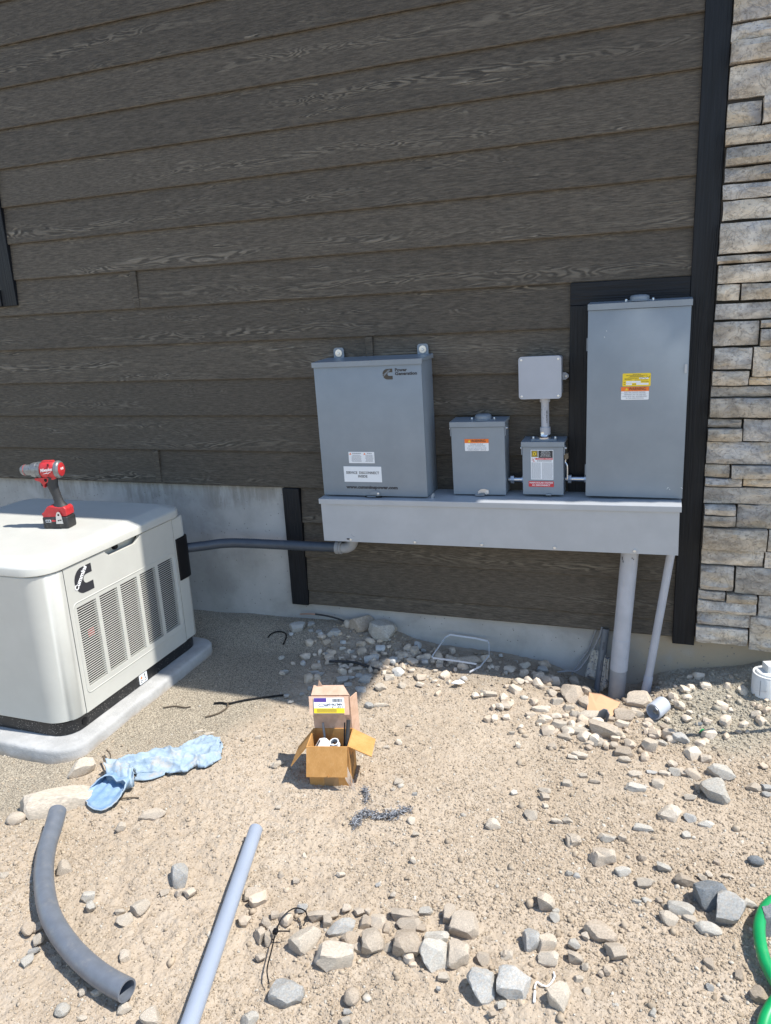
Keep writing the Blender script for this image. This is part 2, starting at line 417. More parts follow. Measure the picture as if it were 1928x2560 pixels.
def add_prism(bm, pts, plane, d0, d1):
    """polygon pts (a,b) extruded from d0 to d1 along the third axis. plane: 'xz','yz','xy'"""
    def P(a, b, d):
        return (a, d, b) if plane == 'xz' else ((d, a, b) if plane == 'yz' else (a, b, d))
    lo = [bm.verts.new(P(a, b, d0)) for a, b in pts]; hi = [bm.verts.new(P(a, b, d1)) for a, b in pts]
    nn = len(pts)
    if nn <= 4: bm.faces.new(lo); bm.faces.new(hi[::-1])
    else:
        for t in tessellate_polygon([[Vector((a, b, 0)) for a, b in pts]]):
            bm.faces.new([lo[i] for i in t]); bm.faces.new([hi[i] for i in t][::-1])
    for i in range(nn): bm.faces.new((lo[i], hi[i], hi[(i + 1) % nn], lo[(i + 1) % nn]))
    bmesh.ops.recalc_face_normals(bm, faces=bm.faces[:])
    return lo + hi
def prism(pts, plane, d0, d1):
    bm = bmesh.new(); add_prism(bm, pts, plane, d0, d1); return bm
def catmull(pts, k=8):
    P = [Vector(p) for p in pts]; out = []
    for i in range(len(P) - 1):
        p0 = P[max(0, i - 1)]; p1 = P[i]; p2 = P[i + 1]; p3 = P[min(len(P) - 1, i + 2)]
        for j in range(k):
            t = j / k
            out.append(0.5 * ((2 * p1) + (p2 - p0) * t + (2 * p0 - 5 * p1 + 4 * p2 - p3) * t * t + (3 * p1 - p0 - 3 * p2 + p3) * t ** 3))
    out.append(P[-1]); return out
def add_tube(bm, pts, r, seg=12, inner=None, sx=1.0, cap=True):
    """r number or list; inner radius leaves the ends open like a pipe"""
    P = [Vector(p) for p in pts]; nP = len(P)
    R = r if isinstance(r, (list, tuple)) else [r] * nP
    rings = []; up = None
    fr = []
    for i in range(nP):
        t = (P[min(i + 1, nP - 1)] - P[max(i - 1, 0)]).normalized()
        if up is None:
            up = Vector((0, 0, 1)) if abs(t.z) < 0.9 else Vector((0, 1, 0))
        a = up - t * up.dot(t); a.normalize(); b = t.cross(a); up = a
        fr.append((a, b))
    def ring(i, rr):
        a, b = fr[i]
        return [bm.verts.new(P[i] + (a * math.cos(2 * math.pi * k / seg) + b * (sx * math.sin(2 * math.pi * k / seg))) * rr) for k in range(seg)]
    outer = [ring(i, R[i]) for i in range(nP)]
    def skin(rs, flip):
        for i in range(len(rs) - 1):
            for k in range(seg):
                q = (rs[i][k], rs[i][(k + 1) % seg], rs[i + 1][(k + 1) % seg], rs[i + 1][k])
                bm.faces.new(q if not flip else q[::-1])
    skin(outer, False)
    if inner is not None:
        inn = [ring(i, R[i] * inner) for i in range(nP)]
        skin(inn, True)
        for e, fl in ((0, True), (-1, False)):
            for k in range(seg):
                q = (outer[e][k], outer[e][(k + 1) % seg], inn[e][(k + 1) % seg], inn[e][k])
                bm.faces.new(q if not fl else q[::-1])
    elif cap:
        bm.faces.new(outer[0][::-1]); bm.faces.new(outer[-1])
    bmesh.ops.recalc_face_normals(bm, faces=bm.faces[:])
def tube(*a, **k):
    bm = bmesh.new(); add_tube(bm, *a, **k); return bm
def add_lathe(bm, prof, axis_o=(0, 0, 0), direction=(0, 0, 1), seg=24):
    """prof: (radius, height) pairs about an axis"""
    q = Vector(direction).normalized().to_track_quat('Z', 'Y').to_matrix()
    o = Vector(axis_o); rings = []
    for r, h in prof:
        if r < 1e-6: rings.append([bm.verts.new(o + q @ Vector((0, 0, h)))])
        else: rings.append([bm.verts.new(o + q @ Vector((r * math.cos(2 * math.pi * k / seg), r * math.sin(2 * math.pi * k / seg), h))) for k in range(seg)])
    for a, b in zip(rings[:-1], rings[1:]):
        if len(a) == 1 and len(b) == 1: continue
        for k in range(seg):
            k2 = (k + 1) % seg
            if len(a) == 1: bm.faces.new((a[0], b[k2], b[k]))
            elif len(b) == 1: bm.faces.new((a[k], a[k2], b[0]))
            else: bm.faces.new((a[k], a[k2], b[k2], b[k]))
    bmesh.ops.recalc_face_normals(bm, faces=bm.faces[:])
def lathe(*a, **k):
    bm = bmesh.new(); add_lathe(bm, *a, **k); return bm
def disc(bm, c, d, r, h, seg=12): add_lathe(bm, [(0, h), (r * 0.8, h), (r, h * 0.6), (r, 0)], c, d, seg)

_txt = {}
def text_mesh(s, size, bold=0.0, align='CENTER', extr=0.0003, shear=0.0, spacing=1.0):
    cu = bpy.data.curves.new('lettering', 'FONT'); cu.body = s; cu.size = size; cu.align_x = align; cu.align_y = 'CENTER'
    cu.offset = bold; cu.extrude = extr; cu.resolution_u = 2; cu.shear = shear; cu.space_character = spacing
    ob = bpy.data.objects.new('lettering', cu); C.objects.link(ob)
    dg = bpy.context.evaluated_depsgraph_get()
    me = bpy.data.meshes.new_from_object(ob.evaluated_get(dg))
    bpy.data.objects.remove(ob); bpy.data.curves.remove(cu)
    return me
FRONT = Matrix.Rotation(math.pi / 2, 4, 'X')                       # reads from -y
SIDE = Matrix.Rotation(math.pi / 2, 4, 'Z') @ FRONT                # reads from +x
def lettering(s, size, loc, parent, mat='ink', rot=FRONT, width=None, spin=0.0, name='lettering', **k):
    me = text_mesh(s, size, **k)
    xs = [v.co.x for v in me.vertices]
    S = Matrix.Identity(4)
    if width and xs: S = Matrix.Diagonal((width / (max(xs) - min(xs)), 1, 1, 1))
    me.transform(Matrix.Translation(loc) @ rot @ Matrix.Rotation(spin, 4, 'Z') @ S)
    me.materials.clear(); me.materials.append(M[mat])
    return obj(name, me, None, parent)
def rrect(x0, x1, z0, z1, r, k=4):
    pts = []
    for cx, cz, a0 in ((x1 - r, z1 - r, 0), (x0 + r, z1 - r, 90), (x0 + r, z0 + r, 180), (x1 - r, z0 + r, 270)):
        for i in range(k + 1):
            a = math.radians(a0 + 90 * i / k); pts.append((cx + r * math.cos(a), cz + r * math.sin(a)))
    return pts
def print_lines(bm, x0, x1, z0, z1, rows, y, h, seed=1, centre=False):
    r = random.Random(seed)
    for i in range(rows):
        z = z1 - (i + 0.5) * (z1 - z0) / rows
        wd = (x1 - x0) * r.uniform(0.72, 1.0)
        a = x0 if not centre else (x0 + x1 - wd) / 2
        while a < (x1 if not centre else (x0 + x1 + wd) / 2) - 0.001:
            b = min(a + r.uniform(0.004, 0.009), x1)
            add_box(bm, a, b, y - 0.0002, y + 0.0004, z - h / 2, z + h / 2); a = b + 0.0013
# ------------------------------------------------------------------ ground relief (numpy)
def _hash(ix, iy, seed):
    h = (ix.astype(np.int64) * 374761393 + iy.astype(np.int64) * 668265263 + seed * 144665) & 0x7fffffff
    h = ((h ^ (h >> 13)) * 1274126177) & 0x7fffffff
    h = (h ^ (h >> 16)) & 0xffff
    return h / 65535.0
def vn(x, y, scale, seed):
    a_ = seed * 0.7 + 0.4; ca_, sa_ = math.cos(a_), math.sin(a_)
    x, y = (x * ca_ - y * sa_) / scale, (x * sa_ + y * ca_) / scale
    ix = np.floor(x); iy = np.floor(y); fx = x - ix; fy = y - iy
    fx = fx * fx * (3 - 2 * fx); fy = fy * fy * (3 - 2 * fy)
    a = _hash(ix, iy, seed); b = _hash(ix + 1, iy, seed); c = _hash(ix, iy + 1, seed); d = _hash(ix + 1, iy + 1, seed)
    return (a * (1 - fx) + b * fx) * (1 - fy) + (c * (1 - fx) + d * fx) * fy - 0.5
FX = [-8, -4, -2.35, -1.8, -1.46, -1.25, -1.1, -.95, -.6, -.46, -.36, -.25, -.05, .02, .07, .22, .37, .44, .7, 1.6, 8]
FZ = [.06, .06, .068, .064, .075, .058, .02, -.003, .0, -.02, -.05, -.085, -.085, -.03, -.002, .03, .06, .088, .10, .10, .08]
def sm(v, a, b):
    t = np.clip((v - a) / (b - a), 0, 1); return t * t * (3 - 2 * t)
def zones(x, y):
    sand = sm(-x + 0.25 * vn(x, y, 0.3, 5), 1.42, 1.62) * sm(y + 0.12 * vn(x, y, 0.2, 6) - 0.45 * np.clip(-x - 1.75, 0, 1.5) * 0, -1.30, -1.12)
    sand = np.maximum(sand, sm(-x + 0.15 * vn(x, y, 0.2, 8), 1.86, 1.98) * sm(y, -1.75, -1.55))
    gravel = sm(x + 0.2 * vn(x, y, 0.2, 9), 0.02, 0.16) * sm(y + 0.15 * vn(x, y, 0.2, 10), -0.62, -0.45)
    dark = sm(y + 0.1 * vn(x, y, 0.15, 11), -0.42, -0.22) * (1 - gravel) * sm(x, -1.62, -1.35) * 0.55  # shaded ground by the foundation: shade painted in as darker tone, gravel thicker
    return sand, gravel, dark
def ground_z(x, y, fine=True):
    x = np.asarray(x, float); y = np.asarray(y, float)
    foot = np.interp(x, FX, FZ)
    rch = np.interp(x, [-1.6, -1.2, -0.5, -0.2, 0.1, 0.3, 0.6], [0.30, 0.28, 0.30, 0.40, 0.30, 0.42, 0.50])
    z = foot * sm(y, -rch, -0.03)
    z = z - 0.030 * np.exp(-(((x + 0.13) / 0.16) ** 2 + ((y + 0.16) / 0.13) ** 2))
    z = z + 0.022 * np.exp(-(((x + 0.55) / 0.30) ** 2 + ((y + 0.42) / 0.16) ** 2))
    z = z - 0.010 * sm(-x, 2.0, 2.2)
    near = sm(x, -6, -4) * sm(-x, -5, -3) * sm(y, -6, -4)
    z = z + near * 0.030 * vn(x, y, 0.75, 1) + 0.25 * vn(x, y, 9.0, 77) * (1 - near) * sm(np.hypot(x, y), 6, 20)
    if fine:
        sand, gravel, dark = zones(x, y)
        rough = 1.0 - 0.72 * sand
        lump = 0.5 + 1.2 * np.clip(vn(x, y, 0.45, 33) + 0.35, 0, 1)
        z = z + near * rough * lump * (0.012 * vn(x, y, 0.16, 2) + 0.0065 * vn(x, y, 0.06, 3) + 0.0062 * vn(x, y, 0.026, 4) + 0.0050 * vn(x, y, 0.0135, 12))
    return z
def gz(x, y): return float(ground_z(np.array([x]), np.array([y]))[0])

# ================================================================== GROUND (one sheet to the horizon)
def build_ground():
    fx = np.arange(-3.3, 1.05, 0.0062); fy = np.arange(-2.45, 0.05, 0.0062)
    def outer(edge, sgn):
        d = 0.0062; p = edge; o = []
        while abs(p) < 260:
            d *= 1.22; p += sgn * d; o.append(p)
        return np.array(o)
    X = np.concatenate([outer(fx[0], -1)[::-1], fx, outer(fx[-1], 1)])
    Y = np.concatenate([outer(fy[0], -1)[::-1], fy, outer(fy[-1], 1)])
    nx, ny = len(X), len(Y)
    gx, gy = np.meshgrid(X, Y)
    x = gx.ravel(); y = gy.ravel(); z = ground_z(x, y)
    me = bpy.data.meshes.new('ground')
    me.vertices.add(nx * ny)
    me.vertices.foreach_set('co', np.stack([x, y, z], 1).astype(np.float32).ravel())
    i = np.arange(nx * ny).reshape(ny, nx)
    q = np.stack([i[:-1, :-1], i[:-1, 1:], i[1:, 1:], i[1:, :-1]], -1).reshape(-1, 4)
    nf = len(q)
    me.loops.add(nf * 4); me.loops.foreach_set('vertex_index', q.astype(np.int32).ravel())
    me.polygons.add(nf)
    me.polygons.foreach_set('loop_start', (np.arange(nf) * 4).astype(np.int32))
    me.polygons.foreach_set('loop_total', np.full(nf, 4, np.int32))
    me.polygons.foreach_set('use_smooth', np.ones(nf, bool))
    me.update(calc_edges=True)
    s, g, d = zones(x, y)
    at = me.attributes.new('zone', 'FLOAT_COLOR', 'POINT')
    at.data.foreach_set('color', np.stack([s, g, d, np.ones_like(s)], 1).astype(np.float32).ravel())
    obj('ground', me, M['dirt'], kind='structure')
build_ground()

# ------------------------------------------------------------------ loose gravel and clods (nobody could count it)
def build_gravel(name, N, box_, size, seed, dens, tints, label=None, flat=0.75, octa=False):
    R = np.random.default_rng(seed)
    x0, x1, y0, y1 = box_
    x = R.uniform(x0, x1, N * 3); y = R.uniform(y0, y1, N * 3)
    keep = R.uniform(0, 1, N * 3) < dens(x, y)
    x = x[keep][:N]; y = y[keep][:N]; n_ = len(x)
    t = (1 + 5 ** 0.5) / 2
    V = np.array([(-1, t, 0), (1, t, 0), (-1, -t, 0), (1, -t, 0), (0, -1, t), (0, 1, t), (0, -1, -t), (0, 1, -t), (t, 0, -1), (t, 0, 1), (-t, 0, -1), (-t, 0, 1)]) / math.hypot(1, t)
    F = np.array([(0, 11, 5), (0, 5, 1), (0, 1, 7), (0, 7, 10), (0, 10, 11), (1, 5, 9), (5, 11, 4), (11, 10, 2), (10, 7, 6), (7, 1, 8), (3, 9, 4), (3, 4, 2), (3, 2, 6), (3, 6, 8), (3, 8, 9), (4, 9, 5), (2, 4, 11), (6, 2, 10), (8, 6, 7), (9, 8, 1)])
    if octa:
        V = np.array([(1, 0, 0), (-1, 0, 0), (0, 1, 0), (0, -1, 0), (0, 0, 1), (0, 0, -1)], float)
        F = np.array([(0, 2, 4), (2, 1, 4), (1, 3, 4), (3, 0, 4), (2, 0, 5), (1, 2, 5), (3, 1, 5), (0, 3, 5)])
    nv = len(V)
    s = size[0] * np.exp(R.normal(0, size[1], n_)); s = np.clip(s, size[2], size[3]) * 0.5
    P = V[None] * (1 + R.uniform(-0.34, 0.30, (n_, nv, 1)))
    P = P * np.stack([np.ones(n_), R.uniform(0.6, 1.0, n_), R.uniform(0.45, flat, n_)], 1)[:, None, :]
    a = R.uniform(0, 2 * np.pi, n_); tl = R.normal(0, 0.45, n_)
    ca, sa, ct, st = np.cos(a)[:, None], np.sin(a)[:, None], np.cos(tl)[:, None], np.sin(tl)[:, None]
    px, py, pz = P[..., 0], P[..., 1], P[..., 2]
    px, pz = px * ct - pz * st, px * st + pz * ct
    px, py = px * ca - py * sa, px * sa + py * ca
    zz = ground_z(x, y) + s * (R.uniform(-0.40, 0.22, n_) if octa else R.uniform(-0.25, 0.35, n_))
    co = np.stack([px * s[:, None] + x[:, None], py * s[:, None] + y[:, None], pz * s[:, None] + zz[:, None]], -1)
    me = bpy.data.meshes.new(name)
    me.vertices.add(n_ * nv); me.vertices.foreach_set('co', co.astype(np.float32).ravel())
    q = (F[None] + (np.arange(n_) * nv)[:, None, None]).reshape(-1, 3); nf = len(q)
    me.loops.add(nf * 3); me.loops.foreach_set('vertex_index', q.astype(np.int32).ravel())
    me.polygons.add(nf); me.polygons.foreach_set('loop_start', (np.arange(nf) * 3).astype(np.int32)); me.polygons.foreach_set('loop_total', np.full(nf, 3, np.int32))
    me.update(calc_edges=True)
    T = np.array(tints); c = T[R.integers(0, len(T), n_)] * R.uniform(0.82, 1.12, (n_, 1))
    gr = zones(x, y)[1][:, None]; c = c * (1 - 0.6 * gr) + np.array([0.40, 0.37, 0.295]) * R.uniform(0.75, 1.15, (n_, 1)) * 0.6 * gr
    shade_dk = zones(x, y)[2][:, None]; c = c * (1 - 0.22 * shade_dk)  # same painted shade carried into the gravel tint
    col = np.concatenate([np.repeat(c, nv, 0), np.ones((n_ * nv, 1))], 1)
    at = me.attributes.new('tint', 'FLOAT_COLOR', 'POINT'); at.data.foreach_set('color', col.astype(np.float32).ravel())
    return obj(name, me, M['gravel'], kind='stuff', label=label)
TAN = [(0.455, 0.368, 0.270)] * 7 + [(0.49, 0.405, 0.305)] * 4 + [(0.42, 0.337, 0.245)] * 2 + [(0.56, 0.51, 0.43)] + [(0.42, 0.40, 0.36)] * 0
def clump(x, y):
    return np.clip(0.46 + 1.7 * vn(x, y, 0.45, 21) + 0.7 * vn(x, y, 0.11, 22), 0.24, 1)
def fade(x, y): return (0.05 + 0.95 * sm(0.85 * np.ones_like(x) - x + 0.2 * vn(x, y, 0.2, 61), 0.0, 0.45)) * (0.1 + 0.9 * sm(y + 0.2 * vn(x, y, 0.2, 62), -2.4, -2.1))
def d_fine(x, y):
    s, g, d = zones(x, y); return clump(x, y) * (1 - 0.93 * s) * fade(x, y)
def d_grit(x, y):
    s, g, d = zones(x, y); return np.clip(0.55 + 0.9 * vn(x, y, 0.45, 21) + 0.9 * vn(x, y, 0.09, 24), 0.22, 1) * (1 - 0.86 * s) * fade(x, y)
def rubble(x, y):
    r1 = np.exp(-(((x + 0.22) / 0.30) ** 2 + ((y + 0.52) / 0.16) ** 2))
    r2 = np.exp(-(((x + 0.70) / 0.30) ** 2 + ((y + 1.78) / 0.09) ** 2))
    r3 = np.exp(-(((x + 1.20) / 0.26) ** 2 + ((y + 0.22) / 0.16) ** 2))
    r4 = np.exp(-(((x + 0.05) / 0.4) ** 2 + ((y + 1.25) / 0.35) ** 2)) * 0.5
    return np.clip(np.maximum.reduce([r1, r2, r3, r4]), 0, 1)
def d_mid(x, y):
    s, g, d = zones(x, y)
    return np.clip(0.05 * clump(x, y) + 0.75 * g + 0.6 * rubble(x, y) + 0.9 * d, 0, 1) * (1 - 0.95 * s) * np.maximum(0.3, fade(x, y))
def d_big(x, y):
    s, g, d = zones(x, y)
    return np.clip(0.02 * clump(x, y) + 0.5 * g + 0.6 * rubble(x, y) + 0.65 * d, 0, 1) * (1 - 0.97 * s)
build_gravel('dirt_grit', 158000, (-2.35, 1.05, -2.35, -0.01), (0.0050, 0.30, 0.003, 0.009), 5, d_grit, TAN, 'fine grit covering the dry dirt', 0.9, True)
build_gravel('dirt_clods', 27000, (-2.4, 1.15, -2.4, -0.01), (0.0088, 0.26, 0.006, 0.016), 1, d_fine, TAN, 'fine dirt clods strewn over the dry ground')
build_gravel('gravel', 5200, (-2.4, 1.3, -2.4, -0.01), (0.0145, 0.26, 0.010, 0.026), 2, d_mid, TAN, 'loose gravel over the dirt and along the foundation', 0.9)
build_gravel('coarse_gravel', 900, (-2.2, 0.85, -2.2, -0.02), (0.027, 0.22, 0.018, 0.040), 3, d_big, TAN, 'coarse gravel among the rubble', 0.95)

# ================================================================== HOUSE: wall with lap siding, trims, window
E = 0.1778; Z0 = 2.55                        # board exposure, height of one lap line
wall = thing('house_wall', 'dark wood grained lap siding wall of the house with black trim boards', 'wall', (0, 0, 0))
obj('wall_sheathing', box(-7.0, 0.16, 0.032, 0.16, 0.33, 4.36), M['mortar'], wall)
TRIM_L = -1.6475
def board(x0, x1, zb, zt, z_full):
    """one clapboard: thick at the butt (bottom), tucked under the next one up; front face cut in strips so the butt is not a ruler line"""
    bm = bmesh.new(); nx = max(2, int((x1 - x0) / 0.12))
    rows = []
    for i in range(nx + 1):
        x = x0 + (x1 - x0) * i / nx
        j = 0.0011 * mnoise.noise((x * 2.1, zb * 9, 0.3)) + 0.0007 * mnoise.noise((x * 9, zb * 5, 3.3))
        p = [(x, 0.030, zb + j), (x, -0.0025, zb + j), (x, -0.0045, zb + 0.004 + j), (x, 0.0095, zt), (x, 0.030, zt)]
        rows.append([bm.verts.new(q) for q in p])
    for a, b in zip(rows[:-1], rows[1:]):
        for k in range(4): bm.faces.new((a[k], b[k], b[k + 1], a[k + 1]))
    bm.faces.new(rows[0]); bm.faces.new(rows[-1][::-1])
    bmesh.ops.recalc_face_normals(bm, faces=bm.faces[:])
    return bm
joints = {5: [-2.458], 7: [-1.241], 10: [-2.464], 1: [-4.1], 3: [-3.9], -2: [-1.9], -4: [-3.0]}
for k in range(14, -10, -1):
    zb = Z0 - k * E; zt = zb + E + 0.012
    xl = -7.0 if k <= 10 else TRIM_L
    xr = -0.361 if 6 <= k <= 10 else 0.0885
    if k == 14: zb = 0.1645; zt = Z0 - 13 * E + 0.012
    cuts = [xl] + joints.get(k, []) + [xr]
    for a, b in zip(cuts[:-1], cuts[1:]):
        if k in (2, 3, 4) and a < -3.2: a = -3.206
        last = b == cuts[-1]
        obj('siding_board', board(a + 0.001, b - (0 if last else 0.001), zb, zt, 0), M['siding'], wall)
        if not last:                        # butt joint cover
            obj('joint_cover', box(b - 0.018, b + 0.016, -0.0062, 0.014, zb + 0.004, zt - 0.014, 0.001, 1), M['siding'], wall)
# trims
def trim(name, x0, x1, z0, z1, y, v=True, seed=0):
    return obj(name, box(x0, x1, y, 0.031, z0, z1, 0.002, 1), M['trim_v' if v else 'trim_h'], wall)
trim('corner_trim', 0.0893, 0.1772, 0.139, 4.36, -0.016)
trim('trim_board', TRIM_L - 0.0925, TRIM_L - 0.001, 0.158, 0.7705, -0.012)
trim('frame_board', -0.3605, -0.266, 0.60, 1.572, -0.0140)
trim('frame_board', -0.3605, 0.0885, 1.5725, 1.660, -0.0140, False)
trim('frame_board', -0.264, 0.0885, 0.775, 1.571, 0.004, False)
# window whose trim just enters the left edge
wn = obj('window', box(-4.35, -3.30, 0.004, 0.010, 1.80, 2.60), M['glass'], wall)
for nm, a in (('casing', (-3.30, -3.206, -0.014, 0.03, 1.712, 2.72)), ('casing', (-4.45, -4.352, -0.014, 0.03, 1.712, 2.72)), ('casing', (-4.351, -3.301, -0.012, 0.03, 2.61, 2.72)), ('sill', (-4.351, -3.301, -0.022, 0.03, 1.712, 1.796))):
    obj(nm, box(*a, 0.002, 1), M['trim_v'], wn)

# foundation
fd = thing('foundation_wall', 'bare concrete foundation wall under the dark siding, stained along its top', 'foundation', (0, 0, 0))
def concrete_wall():
    bm = bmesh.new()
    add_box(bm, -7.0, TRIM_L - 0.045, 0.020, 0.20, -0.9, 0.790)
    add_box(bm, TRIM_L - 0.045, 1.7, 0.020, 0.20, -0.9, 0.30)
    return bm
obj('concrete', concrete_wall(), M['concrete'], fd)
obj('flashing_strip', box(-7.0, TRIM_L - 0.10, 0.013, 0.0198, 0.7745, 0.782), M['mortar'], fd)

# eaves that throw the long shade (outside the frame): deep eave to the left, shallow rake to the right
XS = -1.185 + SUN_DIR.x / SUN_DIR.z * 4.42
rf = thing('roof_eave', 'roof eave above the dark siding wall that shades it', 'eave', (0, 0, 4.36))
obj('soffit', box(-8.0, XS, -0.545, 0.5, 0.0, 0.06), M['soffit'], rf)
obj('fascia', box(-8.0, XS, -0.548, -0.5455, -0.02, 0.18), M['trim_h'], rf)
obj('rake_board', box(XS + 0.001, 6.0, 0.004, 0.5, 0.0, 0.20), M['trim_h'], rf)

# ================================================================== LEDGE STONE VENEER
STONES = [
(0.175, 0.293, 2.491, 2.58, 1),
(0.177, 0.299, 2.432, 2.486, 1),
(0.178, 0.304, 2.361, 2.428, 1),
(0.178, 0.31, 2.251, 2.356, 1),
(0.177, 0.292, 2.158, 2.239, 0),
(0.293, 0.317, 2.159, 2.246, 1),
(0.178, 0.323, 2.099, 2.153, 1),
(0.177, 0.328, 2.03, 2.091, 1),
(0.176, 0.333, 1.976, 2.025, 1),
(0.177, 0.337, 1.919, 1.97, 1),
(0.178, 0.341, 1.847, 1.916, 1),
(0.177, 0.349, 1.73, 1.838, 1),
(0.176, 0.354, 1.695, 1.724, 1),
(0.176, 0.358, 1.625, 1.691, 1),
(0.175, 0.26, 1.563, 1.622, 0),
(0.262, 0.363, 1.561, 1.621, 1),
(0.177, 0.368, 1.494, 1.554, 1),
(0.174, 0.336, 1.397, 1.487, 0),
(0.336, 0.371, 1.458, 1.488, 1),
(0.338, 0.375, 1.394, 1.455, 1),
(0.177, 0.317, 1.309, 1.39, 0),
(0.319, 0.381, 1.28, 1.39, 1),
(0.177, 0.311, 1.247, 1.303, 0),
(0.313, 0.387, 1.246, 1.276, 1),
(0.177, 0.39, 1.203, 1.244, 1),
(0.177, 0.394, 1.124, 1.199, 1),
(0.178, 0.299, 1.083, 1.116, 0),
(0.178, 0.303, 1.031, 1.081, 0),
(0.304, 0.401, 1.03, 1.116, 1),
(0.175, 0.407, 0.939, 1.028, 1),
(0.177, 0.269, 0.883, 0.935, 0),
(0.272, 0.413, 0.884, 0.936, 1),
(0.178, 0.316, 0.845, 0.88, 0),
(0.318, 0.416, 0.848, 0.883, 1),
(0.177, 0.42, 0.776, 0.842, 1),
(0.177, 0.3, 0.732, 0.771, 0),
(0.177, 0.303, 0.683, 0.729, 0),
(0.304, 0.426, 0.679, 0.775, 1),
(0.176, 0.42, 0.584, 0.679, 0),
(0.423, 0.433, 0.585, 0.677, 1),
(0.177, 0.415, 0.515, 0.581, 0),
(0.418, 0.44, 0.513, 0.582, 1),
(0.176, 0.311, 0.408, 0.511, 0),
(0.316, 0.446, 0.398, 0.512, 1),
(0.178, 0.283, 0.362, 0.402, 0),
(0.285, 0.403, 0.36, 0.397, 0),
(0.409, 0.454, 0.305, 0.394, 1),
(0.18, 0.403, 0.313, 0.36, 0),
(0.18, 0.386, 0.251, 0.306, 0),
(0.177, 0.38, 0.17, 0.243, 0),
(0.383, 0.463, 0.159, 0.307, 1)
]
sv = thing('stone_veneer_wall', 'ledge stone veneer wall of grey and tan blocks right of the black corner trim', 'wall', (0, 0, 0))
obj('mortar_bed', box(0.1785, 1.7, -0.008, 0.10, 0.178, 4.36), M['mortar'], sv)
def stone_mesh(x0, x1, z0, z1, yf, seed):
    bm = bmesh.new()
    w_, h_ = x1 - x0, z1 - z0
    nx = max(3, min(9, int(w_ / 0.028))); nz = max(3, min(6, int(h_ / 0.018)))
    r = random.Random(seed); ox, oz = r.uniform(0, 50), r.uniform(0, 50)
    tilt = r.uniform(-0.010, 0.010); tz = r.uniform(-0.008, 0.008)
    g = []
    for j in range(nz + 1):
        row = []
        for i in range(nx + 1):
            u, v = i / nx, j / nz
            x = x0 + w_ * u; z = z0 + h_ * v
            ex = 0.0022 * mnoise.noise((ox + z * 40, 1.5, i * 0.7)); ez = 0.0032 * mnoise.noise((x * 26, oz, j * 0.7)) + 0.0018 * mnoise.noise((x * 70, oz + 4, j))
            if i in (0, nx): x += ex
            if j in (0, nz): z += ez
            edge = (1 - abs(2 * u - 1) ** 7) * (1 - abs(2 * v - 1) ** 5)
            rl = 0.013 * mnoise.noise((ox + x * 14, 0.0, oz + z * 26)) + 0.008 * mnoise.noise((ox + x * 45, 2.0, oz + z * 70)) + 0.004 * abs(mnoise.noise((ox + x * 90, 5.0, oz + z * 120)))
            y = yf + tilt * (u - 0.5) + tz * (v - 0.5) + (0.0 if edge > 0.01 else 0.011) + (rl if edge > 0.01 else 0.3 * rl)
            if i in (0, nx) and j in (0, nz): y += 0.003
            row.append(bm.verts.new((x, y, z)))
        g.append(row)
    for j in range(nz):
        for i in range(nx): bm.faces.new((g[j][i], g[j][i + 1], g[j + 1][i + 1], g[j + 1][i]))
    rim = [g[0][i] for i in range(nx + 1)] + [g[j][nx] for j in range(1, nz + 1)] + [g[nz][i] for i in range(nx - 1, -1, -1)] + [g[j][0] for j in range(nz - 1, 0, -1)]
    back = [bm.verts.new((v.co.x, -0.004, v.co.z)) for v in rim]
    for a in range(len(rim)):
        b = (a + 1) % len(rim); bm.faces.new((rim[b], rim[a], back[a], back[b]))
    bmesh.ops.recalc_face_normals(bm, faces=bm.faces[:])
    return bm
sr = random.Random(11); seed = 100
def put_stone(x0, x1, z0, z1):
    global seed
    seed += 1
    o = obj('stone', stone_mesh(x0 + 0.0022, x1 - 0.0022, z0 + 0.0012, z1 - 0.0012, -0.052 + sr.uniform(-0.020, 0.014), seed), M['stone'], sv, smooth=True)
for (a, b, c, d, big) in STONES:
    if big: b = a + max(b - a, 0.10) + sr.uniform(0.05, 0.28)
    put_stone(a + sr.uniform(-0.002, 0.007) if a < 0.19 else a, b, c, d)
    if big:
        x = b
        while x < 1.66:
            L_ = min(sr.uniform(0.14, 0.42), 1.68 - x)
            if L_ > 0.04: put_stone(x, x + L_, c, d)
            x += L_
z = 2.583
while z < 4.32:
    h = sr.uniform(0.035, 0.105); x = 0.178
    while x < 1.66:
        L_ = min(sr.uniform(0.12, 0.42), 1.68 - x)
        if L_ > 0.04: put_stone(x, x + L_, z, min(z + h, 4.34))
        x += L_
    z += h + 0.003

